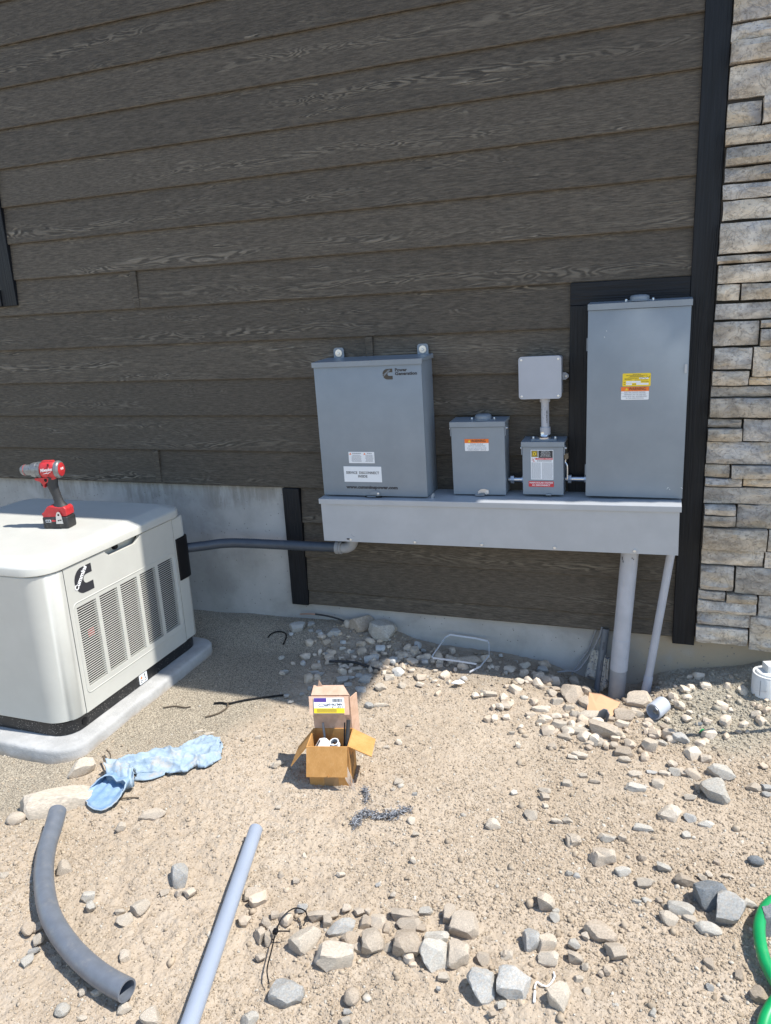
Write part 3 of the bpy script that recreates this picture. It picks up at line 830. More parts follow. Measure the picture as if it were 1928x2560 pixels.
# ================================================================== STANDBY GENERATOR
gx0, gx1, gy0, gy1 = -3.04, -2.10, -1.235, -0.318
pad = obj('concrete_pad', None or prism(rrect(-3.13, -2.022, -1.325, -0.265, 0.11, 6), 'xy', -0.12, 0.050), M['pad'])
def soften(o, wd, seg=3):
    m = o.modifiers.new('bevel', 'BEVEL'); m.width = wd; m.segments = seg; m.limit_method = 'ANGLE'; m.angle_limit = math.radians(50)
    for p in o.data.polygons: p.use_smooth = True
    o.data.set_sharp_from_angle(angle=math.radians(50))
    return o
def lump_slab():
    bm = bmesh.new()
    prof = [(-0.004, -0.14), (-0.004, -0.02), (-0.005, 0.034), (-0.0075, 0.0425), (-0.012, 0.0478), (-0.019, 0.0500), (-0.05, 0.0503)]
    rings = []
    pl = rrect(-3.13, -2.022, -1.325, -0.265, 0.11, 8)
    dense = []
    for a, b in zip(pl, pl[1:] + pl[:1]):
        L_ = math.hypot(b[0] - a[0], b[1] - a[1]); k = max(1, int(L_ / 0.03))
        dense += [(a[0] + (b[0] - a[0]) * i / k, a[1] + (b[1] - a[1]) * i / k) for i in range(k)]
    cx, cy = -2.576, -0.795
    for dx, z in prof:
        ring = []
        for (x, y) in dense:
            dd = math.hypot(x - cx, y - cy); k = 1 + (dx + 0.005 * mnoise.noise((x * 6, y * 6, z * 4)) + 0.004 * mnoise.noise((x * 25, y * 25, z * 30))) / dd
            ring.append(bm.verts.new((cx + (x - cx) * k, cy + (y - cy) * k, z + 0.0025 * mnoise.noise((x * 12, y * 12, 3)))))
        rings.append(ring)
    for a, b in zip(rings[:-1], rings[1:]):
        for i in range(len(a)): bm.faces.new((a[i], a[(i + 1) % len(a)], b[(i + 1) % len(a)], b[i]))
    f = bm.faces.new(rings[-1]); bmesh.ops.triangulate(bm, faces=[f])
    bmesh.ops.recalc_face_normals(bm, faces=bm.faces[:])
    return bm
old = pad.data; bpy.data.objects.remove(pad); bpy.data.meshes.remove(old)
pad = obj('concrete_pad', lump_slab(), M['pad'], smooth=True); tag(pad, 'rounded concrete pad under the cream generator', 'pad')

gen = thing('standby_generator', 'cream standby generator with louvred side on the concrete pad', 'generator', (0, 0, 0))
def rr_block(x0, x1, y0, y1, r, zs):
    """stack of rounded rectangles: zs = [(z, inset)]"""
    bm = bmesh.new(); rings = []
    for z, ins in zs:
        rings.append([bm.verts.new((a, b, z)) for a, b in rrect(x0 + ins, x1 - ins, y0 + ins, y1 - ins, max(0.004, r - ins * 0.6), 7)])
    for a, b in zip(rings[:-1], rings[1:]):
        for i in range(len(a)): bm.faces.new((a[i], a[(i + 1) % len(a)], b[(i + 1) % len(a)], b[i]))
    bm.faces.new(rings[-1]); bm.faces.new(rings[0][::-1])
    bmesh.ops.recalc_face_normals(bm, faces=bm.faces[:])
    return bm
obj('base', rr_block(gx0 + .004, gx1 - .004, gy0 + .004, gy1 - .004, 0.085, [(0.049, 0.006), (0.054, 0.0), (0.104, 0.0), (0.105, 0.01)]), M['gen_base'], gen, smooth=True)
obj('core', box(gx0 + .06, gx1 - .040, gy0 + .08, gy1 - .05, 0.104, 0.714), M['dark'], gen)
# front shell: whole near face with its two rounded corners, back to the door seam
def shell(pts, z0, z1, nm):
    bm = bmesh.new(); rings = []
    n_ = len(pts); cx = sum(p[0] for p in pts) / n_; cy = sum(p[1] for p in pts) / n_
    for z, ins in ((z0, 0.004), (z0 + 0.004, 0.0), (z1 - 0.004, 0.0), (z1, 0.004)):
        rings.append([bm.verts.new((x + (ins if x < cx else -ins), y + (ins if y < cy else -ins), z)) for x, y in pts])
    for a, b in zip(rings[:-1], rings[1:]):
        for i in range(n_): bm.faces.new((a[i], a[(i + 1) % n_], b[(i + 1) % n_], b[i]))
    f = [bm.faces.new(rings[-1]), bm.faces.new(rings[0][::-1])]
    bmesh.ops.triangulate(bm, faces=f); bmesh.ops.recalc_face_normals(bm, faces=bm.faces[:])
    return obj(nm, bm, M['cream'], gen, smooth=True)
def arc(cx, cy, r, a0, a1, k=10): return [(cx + r * math.cos(math.radians(a0 + (a1 - a0) * i / k)), cy + r * math.sin(math.radians(a0 + (a1 - a0) * i / k))) for i in range(k + 1)]
ys = -1.1285
R_ = 0.098
shell(arc(gx0 + R_, gy0 + R_, R_, 180, 270) + arc(gx1 - R_, gy0 + R_, R_, 270, 360) + [(gx1, ys), (gx0, ys)], 0.1055, 0.7105, 'front_shell')
R2 = 0.05
shell([(gx1, -0.4295)] + arc(gx1 - R2, gy1 - R2, R2, 0, 90) + arc(gx0 + R2, gy1 - R2, R2, 90, 180) + [(gx0, -0.4295)], 0.1055, 0.7105, 'rear_shell')
obj('left_panel', box(gx0, gx0 + 0.02, ys + 0.004, -0.4335, 0.1055, 0.7105, 0.003, 1), M['cream'], gen)
# louvred door on the +x side
XD0, XD1 = gx1 - 0.014, gx1
LY0, LY1, LZ0, LZ1 = -1.088, -0.465, 0.205, 0.541
def door_bm():
    bm = bmesh.new()
    zt_ = 0.7105
    add_box(bm, XD0, XD1, ys + 0.004, -0.4335, LZ1, 0.680)
    add_prism(bm, [(ys + 0.004, 0.680), (-0.862, 0.680), (-0.888, 0.700), (-0.893, zt_), (ys + 0.004, zt_)], 'yz', XD0, XD1)
    add_prism(bm, [(-0.4335, 0.680), (-0.4335, zt_), (-0.665, zt_), (-0.672, 0.700), (-0.700, 0.680)], 'yz', XD0, XD1)
    add_box(bm, XD0, XD1, ys + 0.004, -0.4335, 0.1055, LZ0)
    add_box(bm, XD0, XD1, ys + 0.004, LY0, LZ0, LZ1); add_box(bm, XD0, XD1, LY1, -0.4335, LZ0, LZ1)
    cw = (LY1 - LY0 - 4 * 0.021) / 5
    for i in range(4):
        a = LY0 + (i + 1) * cw + i * 0.021; add_box(bm, XD0, XD1, a, a + 0.021, LZ0, LZ1)
    return bm, cw
dbm, cw = door_bm()
door = obj('louvred_door', dbm, M['cream'], gen)
def lip():
    bm = bmesh.new()
    pts = [(XD1 - 0.0012, a, b) for a, b in rrect(LY0 - 0.016, LY1 + 0.016, LZ0 - 0.026, LZ1 + 0.018, 0.022, 5)]
    add_tube(bm, pts + [pts[0]], 0.0030, 6); return bm
obj('grille_border', lip(), M['cream'], door, smooth='all')
obj('pocket', box(gx1 - 0.0365, gx1 - 0.0345, -0.90, -0.655, 0.665, 0.712), M['cream'], door)
bm = bmesh.new(); disc(bm, (gx1 - 0.0345, -0.795, 0.6965), (1, 0, 0), 0.0135, 0.014, 16); obj('latch', bm, M['black'], door, smooth=True)
NR = 35; pitch = (LZ1 - LZ0) / NR
for c in range(5):
    a = LY0 + c * (cw + 0.021); bm = bmesh.new()
    for i in range(NR):
        z = LZ0 + i * pitch
        add_box(bm, XD1 - 0.0030, XD1 - 0.0005, a, a + cw, z + pitch * 0.73, z + pitch)
    for v in bm.verts: pass
    obj('louver_slats', bm, M['cream'], door, kind='stuff')
bm = bmesh.new(); add_box(bm, gx1 - 0.030, gx1 - 0.028, -1.02, -0.985, 0.385, 0.415); obj('red_part', bm, M['red_st'], gen)
# lid
obj('lid', rr_block(gx0 - .006, gx1 + .006, gy0 - .006, gy1 + .004, 0.105, [(0.7138, 0.010), (0.7145, 0.0012), (0.7160, 0.0), (0.7410, 0.0012), (0.7455, 0.0030), (0.7490, 0.0075), (0.7525, 0.016), (0.7660, 0.056), (0.7685, 0.064), (0.7698, 0.075), (0.7700, 0.090)]), M['cream'], gen, smooth=True)
# black control cover wrapping the rear corner, sticker, plug
def cover():
    bm = bmesh.new()
    pts = [(gx1 - 0.03, -0.424), (gx1 + 0.002, -0.424), (gx1 + 0.006, -0.416)] + [(gx1 + 0.008 - 0.02 * (1 - math.cos(t)), -0.36 + 0.035 * math.sin(t)) for t in np.linspace(0, math.pi / 2, 7)] + [(gx1 - 0.03, -0.322)]
    add_prism(bm, pts, 'xy', 0.408, 0.612); return bm
cv = obj('control_cover', cover(), M['black'], gen); soften(cv, 0.004, 2)
bm = bmesh.new(); disc(bm, (gx1 - 0.0035, -1.14, 0.078), (1, 0, 0), 0.016, 0.003, 16); obj('plug', bm, M['black'], gen, smooth=True)
st = obj('safety_sticker', prism([(y + 0.0, z) for y, z in rrect(-0.797, -0.742, 0.056, 0.101, 0.004)], 'yz', gx1 - 0.0042, gx1 - 0.0030), M['sticker'], gen)
bm = bmesh.new(); add_prism(bm, [(-0.790, 0.080), (-0.774, 0.080), (-0.782, 0.094)], 'yz', gx1 - 0.003, gx1 - 0.0025); obj('pictogram', bm, M['orange'], st)
bm = bmesh.new()
add_tube(bm, [(gx1 - 0.0026, -0.782 + 0.006 * math.cos(t), 0.068 + 0.006 * math.sin(t)) for t in np.linspace(0, 5, 10)], 0.0011, 4)
add_box(bm, gx1 - 0.003, gx1 - 0.0024, -0.760, -0.757, 0.081, 0.095); add_box(bm, gx1 - 0.003, gx1 - 0.0024, -0.764, -0.754, 0.090, 0.0925)
add_tube(bm, [(gx1 - 0.0026, -0.757 + 0.005 * math.cos(t), 0.069 + 0.006 * math.sin(t)) for t in np.linspace(-2.6, 1.6, 9)] + [(gx1 - 0.0026, -0.757, 0.079)], 0.0014, 4)
obj('pictogram', bm, M['ink'], st)

def c_mark(y0, z0, wd, ht, plane_fn, mat, parent, word_size, bar=0.15):
    """the block C emblem: rounded on the left, square arms on the right, a light slanted word band across its upper left"""
    R = ht / 2
    def outl():
        o = [(wd, ht), (wd * 0.66, ht)]
        o += [(wd * 0.5 + wd * 0.5 * math.cos(t), ht * 0.5 + ht * 0.5 * math.sin(t)) for t in np.linspace(math.pi * 0.58, math.pi * 1.42, 14)]
        o += [(wd * 0.66, 0), (wd, 0), (wd, ht * 0.33), (wd * 0.70, ht * 0.33)]
        o += [(wd * 0.66 + wd * 0.17 * math.cos(t), ht * 0.5 + ht * 0.165 * math.sin(t)) for t in np.linspace(math.pi * 1.45, math.pi * 0.55, 9)]
        o += [(wd * 0.70, ht * 0.67), (wd, ht * 0.67)]
        return o
    bm = bmesh.new(); plane_fn(bm, [(y0 + a, z0 + b) for a, b in outl()], 0.0)
    return obj('emblem', bm, mat, parent)
# emblem on the door
def pf_side(bm, pts, lift): add_prism(bm, pts, 'yz', XD1 + 0.0003 + lift, XD1 + 0.0010 + lift)
em = c_mark(-1.078, 0.583, 0.100, 0.106, pf_side, M['ink'], door, 0.03)
lettering('Cummins', 0.030, (XD1 + 0.0014, -1.043, 0.648), em, 'ink_white', SIDE, spin=math.radians(50), bold=0.0012, extr=0.0002, width=0.104, name='word')

# ================================================================== TRANSFER SWITCH
TILT = 0.0165
ts = thing('transfer_switch', 'large grey transfer switch cabinet with service disconnect sign, left end of the trough', 'electrical cabinet', (-1.4385, -0.004, 0.786), (0, -0.012, 0))
W_, D_, H_ = 0.4965, 0.168, 0.588
obj('cabinet', box(0.002, W_ - 0.002, -D_ + 0.014, 0, 0, H_, 0.003, 2), M['panel_grey'], ts, smooth=True)
fc = obj('front_cover', box(0, W_, -D_, -D_ + 0.0125, 0.002, H_ - 0.002, 0.003, 2), M['panel_grey'], ts, smooth=True)
obj('top_cap', prism([(-D_ - 0.006, H_ - 0.010), (-D_ - 0.006, H_ + 0.012), (-0.001, H_ + 0.020), (-0.001, H_ + 0.001), (-D_ - 0.0035, H_ + 0.001), (-D_ - 0.0035, H_ - 0.010)], 'yz', -0.005, W_ + 0.005), M['panel_grey'], ts)
for x in (0.057, 0.457):
    tb = obj('mounting_tab', prism(rrect(x - 0.025, x + 0.025, H_ + 0.005, H_ + 0.064, 0.012), 'xz', -0.006, -0.003), M['panel_grey'], ts)
    bm = bmesh.new(); add_lathe(bm, [(0, 0.0035), (0.0165, 0.003), (0.017, 0)], (x, -0.006, H_ + 0.040), (0, -1, 0), 20); ws = obj('washer', bm, M['zinc'], tb, smooth=True)
    bm = bmesh.new(); disc(bm, (x, -0.0092, H_ + 0.040), (0, -1, 0), 0.006, 0.004, 6); obj('bolt', bm, M['screw'], tb)
yF = -D_
def pf(off):
    def f(bm, pts, lift): add_prism(bm, pts, 'xz', off - 0.0008 - lift, off - 0.0002 - lift)
    return f
em = c_mark(0.3225, 0.517, 0.045, 0.045, pf(yF), M['ink_brown'], fc, 0.02)
lettering('Cummins', 0.014, (0.339, yF - 0.0011, 0.545), em, 'panel_grey', FRONT, spin=math.radians(38), bold=0.0004, extr=0.0001, width=0.042, name='word')
lettering('Power', 0.0185, (0.3785, yF - 0.0005, 0.5555), fc, 'ink', bold=0.0007, align='LEFT', width=0.054)
lettering('Generation', 0.0185, (0.3785, yF - 0.0005, 0.5400), fc, 'ink', bold=0.0007, align='LEFT', width=0.098)
lettering('www.cumminspower.com', 0.0195, (0.238, yF - 0.0005, 0.0415), fc, 'ink', bold=0.0009, width=0.246)
sg = obj('service_sign', box(0.108, 0.289, yF - 0.0018, yF - 0.0004, 0.066, 0.137, 0.0004, 1), M['sticker'], fc)
lettering('SERVICE  DISCONNECT', 0.0165, (0.1985, yF - 0.0024, 0.1080), sg, 'ink', width=0.158, bold=0.0001)
lettering('INSIDE', 0.0165, (0.1985, yF - 0.0024, 0.0915), sg, 'ink', width=0.044, bold=0.0001)
ns = obj('notice_sticker', box(0.137, 0.260, yF - 0.0014, yF - 0.0004, 0.152, 0.203, 0.0003, 1), M['sticker'], fc)
bm = bmesh.new(); print_lines(bm, 0.150, 0.198, 0.158, 0.191, 8, yF - 0.0016, 0.0016, 3, True); print_lines(bm, 0.216, 0.255, 0.158, 0.191, 8, yF - 0.0016, 0.0016, 4, True)
print_lines(bm, 0.155, 0.197, 0.194, 0.199, 1, yF - 0.0016, 0.003, 5); print_lines(bm, 0.226, 0.248, 0.194, 0.199, 1, yF - 0.0016, 0.003, 6)
obj('small_print', bm, M['ink_grey'], ns, kind='stuff')
for x in (0.146, 0.214):
    bm = bmesh.new(); add_prism(bm, [(x - 0.005, 0.1905), (x + 0.005, 0.1905), (x, 0.2)], 'xz', yF - 0.0020, yF - 0.0014); obj('warning_triangle', bm, M['orange'], ns)
def hasp(parent, x, y, z, k=1.0, mat='panel_edge'):
    bm = bmesh.new()
    add_prism(bm, [(x - .024 * k, z + .004), (x - .024 * k, z + .015 * k), (x - .012 * k, z + .024 * k), (x + .004 * k, z + .026 * k), (x + .022 * k, z + .021 * k), (x + .024 * k, z + .006 * k), (x + .010 * k, z + .001), (x + .004 * k, z + .009 * k), (x - .012 * k, z + .009 * k)], 'xz', y - 0.005, y - 0.0005)
    h = obj('hasp', bm, M[mat], parent)
    bm = bmesh.new(); disc(bm, (x + 0.016 * k, y - 0.005, z + 0.014 * k), (0, -1, 0), 0.005 * k, 0.002, 10); obj('rivet', bm, M['screw'], h)
    bm = bmesh.new(); add_box(bm, x - .036 * k, x + .006 * k, y - 0.016, y - 0.0006, z - 0.001, z + 0.002, 0.0008, 1); obj('hasp_tongue', bm, M[mat], h)
    return h
hasp(fc, 0.252, yF, 0.001, 1.0, 'panel_edge')
bm = bmesh.new(); add_box(bm, 0.205, 0.285, yF - 0.010, yF - 0.0006, -0.001, 0.003); obj('padlock_slot', bm, M['black'], fc)

# ================================================================== WIRE TROUGH
wt = thing('wire_trough', 'long pale grey wiring trough that carries the electrical boxes', 'wire trough', (-1.4385, -0.004, 0.5775), (0, -TILT, 0))
TL = 1.528
obj('trough_body', box(0.004, TL - 0.004, -0.196, 0.002, 0.0, 0.188, 0.002, 1), M['trough_grey'], wt)
cvr = obj('trough_cover', prism([(-0.1995, 0.004), (-0.2035, 0.001), (-0.2035, 0.189), (-0.1995, 0.189)], 'yz', 0.0, TL), M['trough_grey'], wt)
obj('trough_lid', prism([(-0.2095, 0.1785), (-0.2095, 0.2000), (-0.2085, 0.2015), (0.002, 0.2045), (0.002, 0.1895), (-0.2070, 0.1895), (-0.2070, 0.1785)], 'yz', -0.007, TL + 0.007), M['trough_grey'], wt)
for x in (0.135, 0.442, 0.742, 1.050, 1.365):
    bm = bmesh.new(); disc(bm, (x, -0.2035, 0.013), (0, -1, 0), 0.0065, 0.006, 10); obj('screw', bm, M['screw'], cvr, smooth=True)
bm = bmesh.new(); add_tube(bm, [(0.115, -0.2037, 0.0135), (0.133, -0.2037, 0.0135)], 0.003, 6); obj('slot', bm, M['dark'], cvr)
bm = bmesh.new(); add_tube(bm, [(0.150 + 0.010 * math.cos(t), -0.2036, 0.036 + 0.010 * math.sin(t)) for t in np.linspace(-3.3, -1.2, 8)], 0.0008, 4); obj('knockout_mark', bm, M['panel_grey'], cvr)
bm = bmesh.new(); add_tube(bm, [(0.515, -0.150, 0.200), (0.522, -0.155, 0.222)], 0.006, 8); obj('bolt', bm, M['screw'], wt, smooth=True)

# ================================================================== SMALL BREAKER BOX
sd = thing('breaker_enclosure', 'small grey breaker box with one orange warning sticker and a domed top hub', 'electrical box', (-0.8415, -0.004, 0.7965), (0, -0.017, 0))
w2, d2, h2 = 0.2335, 0.108, 0.297
obj('cabinet', box(0.003, w2 - 0.003, -d2 + 0.004, 0, 0, h2 + 0.014, 0.002, 1), M['panel_grey'], sd)
fc2 = obj('front_cover', box(0.001, w2 - 0.001, -d2, -d2 + 0.0038, 0.0, h2 - 0.001, 0.0018, 1), M['panel_grey'], sd)
obj('rain_cap', prism([(-d2 - 0.005, h2), (-d2 - 0.005, h2 + 0.0215), (-0.001, h2 + 0.0275), (-0.001, h2 + 0.015), (-d2 - 0.002, h2 + 0.015), (-d2 - 0.002, h2)], 'yz', -0.003, w2 + 0.003), M['panel_grey'], sd)
def side_hooks(parent, w_, d_, h_, drop=0.04):
    for x0, x1 in ((-0.0035, -0.0005), (w_ + 0.0005, w_ + 0.0035)):
        hk = obj('cap_ear', prism([(-d_ + 0.002, h_ + 0.004), (-d_ + 0.002, h_ - drop), (-d_ + 0.008, h_ - drop), (-d_ + 0.016, h_ - 0.018), (-d_ + 0.03, h_ + 0.004)], 'yz', x0, x1), M['panel_grey'], parent)
        s_ = -1 if x0 < 0 else 1
        bm = bmesh.new(); disc(bm, (x0 if s_ < 0 else x1, -d_ + 0.018, h_ - 0.009), (s_, 0, 0), 0.0045, 0.006, 8); obj('screw', bm, M['screw'], hk)
side_hooks(sd, w2, d2, h2)
def hub(parent, x, y, z, r=0.036):
    bm = bmesh.new(); add_lathe(bm, [(r * 1.28, 0), (r * 1.28, 0.003), (r, 0.004), (r * 0.98, 0.016), (r * 0.85, 0.021), (r * 0.5, 0.0235), (0, 0.024)], (x, y, z), (0, 0, 1), 28)
    h = obj('hub_cap', bm, M['panel_edge'], parent, smooth=True)
    for s_ in (-1, 1):
        bm = bmesh.new(); disc(bm, (x + s_ * r * 1.36, y - 0.004, z), (0, 0, 1), 0.005, 0.009, 8); obj('screw', bm, M['screw'], h)
    return h
hub(sd, 0.132, -0.052, h2 + 0.0235)
ws = obj('warning_sticker', prism(rrect(0.0605, 0.164, 0.193, 0.2445, 0.003), 'xz', -d2 - 0.0012, -d2 - 0.0003), M['sticker'], fc2)
def orange_head(parent, x0, x1, z0, z1, y, size):
    bm = bmesh.new(); add_box(bm, x0, x1, y - 0.0007, y - 0.0001, z0, z1)
    oh = obj('orange_header', bm, M['orange'], parent)
    xc = (x0 + x1) / 2; hh = z1 - z0
    a = x0 + (x1 - x0) * 0.20
    bm = bmesh.new(); add_prism(bm, [(a - hh * .36, z0 + hh * .2), (a + hh * .36, z0 + hh * .2), (a, z0 + hh * .82)], 'xz', y - 0.0012, y - 0.0006); obj('warning_triangle', bm, M['yellow'], parent)
    lettering('WARNING', size, (xc + (x1 - x0) * 0.08, y - 0.0010, (z0 + z1) / 2), parent, 'ink_brown', width=(x1 - x0) * 0.60, bold=0.0002, extr=0.0002)
orange_head(ws, 0.0600, 0.1645, 0.2275, 0.2450, -d2 - 0.0012, 0.016)
for i, tx in enumerate(('POWER SOURCE', 'OUTPUT CONNECTION', 'DO NOT RELOCATE THIS', 'OVERCURRENT  DEVICE')):
    lettering(tx, 0.0074, (0.1125, -d2 - 0.0014, 0.2225 - i * 0.0079 - (0.0015 if i > 1 else 0)), ws, 'ink_grey', width=(0.056, 0.074, 0.082, 0.080)[i], extr=0.0002)
hasp(fc2, 0.136, -d2, 0.001, 1.0, 'zinc')

# ================================================================== SOLAR DISCONNECT
so_ = thing('safety_switch', 'small grey solar disconnect switch with a red label, under the junction box', 'safety switch', (-0.5375, -0.004, 0.8065), (0, -0.012, 0))
w3, d3, h3 = 0.1715, 0.108, 0.206
obj('cabinet', box(0.003, w3 - 0.003, -d3 + 0.004, 0, 0, h3 + 0.012, 0.002, 1), M['panel_grey'], so_)
fc3 = obj('front_cover', box(0.001, w3 - 0.001, -d3, -d3 + 0.0038, 0.0, h3 - 0.001, 0.0018, 1), M['panel_grey'], so_)
obj('rain_cap', prism([(-d3 - 0.005, h3), (-d3 - 0.005, h3 + 0.0200), (-0.001, h3 + 0.0245), (-0.001, h3 + 0.013), (-d3 - 0.002, h3 + 0.013), (-d3 - 0.002, h3)], 'yz', -0.003, w3 + 0.003), M['panel_grey'], so_)
side_hooks(so_, w3, d3, h3, 0.035)
lb = obj('safety_label', box(0.0365, 0.1295, -d3 - 0.0013, -d3 - 0.0003, 0.066, 0.1925, 0.0003, 1), M['sticker'], fc3)
yl = -d3 - 0.0013
bm = bmesh.new(); add_box(bm, 0.0395, 0.0655, yl - 0.0006, yl - 0.0001, 0.1625, 0.1895); add_box(bm, 0.0685, 0.1272, yl - 0.0006, yl - 0.0001, 0.1590, 0.1895); obj('black_header', bm, M['ink'], lb)
bm = bmesh.new()
for x0, x1, z0, z1 in ((0.042, 0.063, 0.1855, 0.1872), (0.042, 0.063, 0.1648, 0.1665), (0.042, 0.0437, 0.1648, 0.1872), (0.0613, 0.063, 0.1648, 0.1872)): add_box(bm, x0, x1, yl - 0.0012, yl - 0.0005, z0, z1)
add_prism(bm, [(0.0465, 0.169), (0.0560, 0.169), (0.0590, 0.1725), (0.0590, 0.1795), (0.0560, 0.183), (0.0465, 0.183)], 'xz', yl - 0.0012, yl - 0.0005)
obj('square_emblem', bm, M['yellow'], lb)
bm = bmesh.new(); add_box(bm, 0.0505, 0.0548, yl - 0.0018, yl - 0.0011, 0.1728, 0.1793); obj('emblem_counter', bm, M['ink'], lb)
for i, (tx, wd) in enumerate((('GENERAL DUTY', 0.034), ('SAFETY SWITCH', 0.036), ('INTERRUPTOR DE', 0.040), ('SEGURIDAD DE', 0.034), ('SERVICIO GENERAL', 0.044))):
    lettering(tx, 0.0046, (0.0978, yl - 0.0008, 0.1868 - i * 0.0048 - (0.0015 if i > 1 else 0)), lb, 'ink_white', width=wd, extr=0.0002)
bm = bmesh.new(); add_box(bm, 0.0395 + 0.016, 0.1272, yl - 0.0006, yl - 0.0001, 0.1512, 0.1580); rb = obj('red_header', bm, M['red_st'], lb)
lettering('DANGER - PELIGRO', 0.0056, (0.0935, yl - 0.0008, 0.1546), lb, 'ink_white', width=0.062, extr=0.0002)
bm = bmesh.new()
for a, b in (((0.041, 0.157), (0.054, 0.141)), ((0.052, 0.1575), (0.046, 0.149)), ((0.046, 0.149), (0.040, 0.148)), ((0.050, 0.146), (0.045, 0.140))): add_tube(bm, [(a[0], yl - 0.0004, a[1]), (b[0], yl - 0.0004, b[1])], 0.0007, 4)
obj('shock_pictogram', bm, M['red_st'], lb)
bm = bmesh.new(); print_lines(bm, 0.0395, 0.0775, 0.069, 0.139, 20, yl - 0.0002, 0.0013, 9); print_lines(bm, 0.083, 0.127, 0.069, 0.1395, 20, yl - 0.0002, 0.0013, 12); print_lines(bm, 0.062, 0.123, 0.1425, 0.150, 3, yl - 0.0002, 0.0012, 15)
obj('small_print', bm, M['ink_grey'], lb, kind='stuff')
rl = obj('red_label', prism(rrect(0.0265, 0.1310, 0.0345, 0.0585, 0.002), 'xz', -d3 - 0.0012, -d3 - 0.0003), M['red_st'], fc3)
lettering('MAIN SOLAR SYSTEM', 0.0098, (0.0787, -d3 - 0.0015, 0.0518), rl, 'ink_white', width=0.096, bold=0.0002, extr=0.0002)
lettering('AC DISCONNECT', 0.0098, (0.0787, -d3 - 0.0015, 0.0415), rl, 'ink_white', width=0.076, bold=0.0002, extr=0.0002)
bm = bmesh.new(); add_prism(bm, [(0.098, 0.0), (0.121, 0.0), (0.119, 0.006), (0.100, 0.006)], 'xz', -d3 - 0.008, -d3 - 0.0004); obj('padlock_ring', bm, M['panel_edge'], fc3)
# switch handle on the right side
hd = obj('handle', prism([(-d3 + 0.01, 0.150), (-d3 + 0.01, 0.176), (-d3 + 0.03, 0.178), (-d3 + 0.03, 0.152)], 'yz', w3 - 0.002, w3 + 0.017), plain('handle_bronze', (0.13, 0.10, 0.065), 0.5), so_); soften(hd, 0.003, 2)
bm = bmesh.new(); add_tube(bm, catmull([(w3 + 0.006, -d3 + 0.02, 0.152), (w3 + 0.004, -d3 + 0.02, 0.137), (w3 + 0.012, -d3 + 0.018, 0.120), (w3 + 0.012, -d3 + 0.02, 0.066)], 5), 0.0034, 6); obj('lever', bm, M['zinc'], so_, smooth=True)
# hub plate and metal hub on its top (for the pipe above)
hp = obj('hub_plate', box(0.033, 0.140, -0.090, -0.020, h3 + 0.0205, h3 + 0.0265, 0.002, 1), M['panel_edge'], so_)
bm = bmesh.new(); add_lathe(bm, [(0.031, 0), (0.031, 0.006), (0.0235, 0.009), (0.0215, 0.012), (0.0215, 0.030)], (0.0865, -0.056, h3 + 0.0265), (0, 0, 1), 24); obj('hub', bm, M['chrome'], so_, smooth=True)
for x in (0.041, 0.132):
    bm = bmesh.new(); disc(bm, (x, -0.062, h3 + 0.0265), (0, 0, 1), 0.005, 0.008, 8); obj('screw', bm, M['screw'], hp)

# ================================================================== JUNCTION BOX AND ITS STUB PIPE
jb = thing('junction_box', 'square plain grey plastic junction box on a short pipe above the solar disconnect', 'junction box', (-0.552, -0.004, 1.2095), (0, -0.012, 0))
def rbox_y(x0, x1, z0, z1, r, y0, y1): return prism(rrect(x0, x1, z0, z1, r, 5), 'xz', y0, y1)
o = obj('box_body', rbox_y(0.006, 0.166, 0.006, 0.166, 0.012, -0.092, 0), M['pvc_box_grey'], jb)
cvj = obj('box_cover', rbox_y(0, 0.172, 0, 0.172, 0.013, -0.106, -0.0935), M['pvc_box_grey'], jb); soften(cvj, 0.003, 2)
for x in (0.012, 0.160):
    for z_ in (0.0125, 0.1595):
        bm = bmesh.new(); disc(bm, (x, -0.106, z_), (0, -1, 0), 0.0048, 0.002, 10); obj('screw', bm, M['screw'], cvj)
er = obj('mounting_ear', prism([(0.164, 0.066), (0.178, 0.066), (0.190, 0.076), (0.190, 0.086), (0.178, 0.096), (0.164, 0.096)], 'xz', -0.010, -0.002), M['pvc_box_grey'], jb)
bm = bmesh.new(); disc(bm, (0.180, -0.010, 0.081), (0, -1, 0), 0.0055, 0.003, 10); obj('screw', bm, M['screw'], er)
sp = thing('stub_pipe', 'short printed grey pipe between the junction box and the solar disconnect', 'pipe', (-0.4505, -0.060, 1.045), (0, -0.012, 0))
obj('pipe', tube([(0, 0, 0.03), (0, 0, 0.152)], 0.0168, 20), M['pvc_grey'], sp, smooth=True)
for z0, z1, r in ((0.012, 0.042, 0.0218), (0.148, 0.166, 0.0212)):
    obj('collar', tube([(0, 0, z0), (0, 0, z1)], r, 22), M['pvc_grey'], sp, smooth=True)
obj('nipple', tube([(0, 0, -0.012), (0, 0, 0.013)], 0.0190, 20), M['chrome'], sp, smooth=True)
me = text_mesh('C RLTHE USA', 0.0085, 0.0002, extr=0.0001); me.transform(Matrix.Translation((0.0095, -0.0150, 0.088)) @ Matrix.Rotation(0.55, 4, 'Z') @ FRONT @ Matrix.Rotation(math.pi / 2, 4, 'Z')); me.materials.clear(); me.materials.append(M['ink']); obj('lettering', me, None, sp)
bm = bmesh.new()
r_ = random.Random(3)
for i in range(9):
    z_ = 0.06 + 0.085 * r_.random(); x_ = -0.012 + 0.016 * r_.random(); y_ = -math.sqrt(0.0168 ** 2 - x_ ** 2)
    add_tube(bm, [(x_, y_, z_), (x_ + r_.uniform(-.002, .002), y_ - 0.0001, z_ + r_.uniform(.002, .006))], 0.0005, 4)
obj('ink_marks', bm, M['ink'], sp)

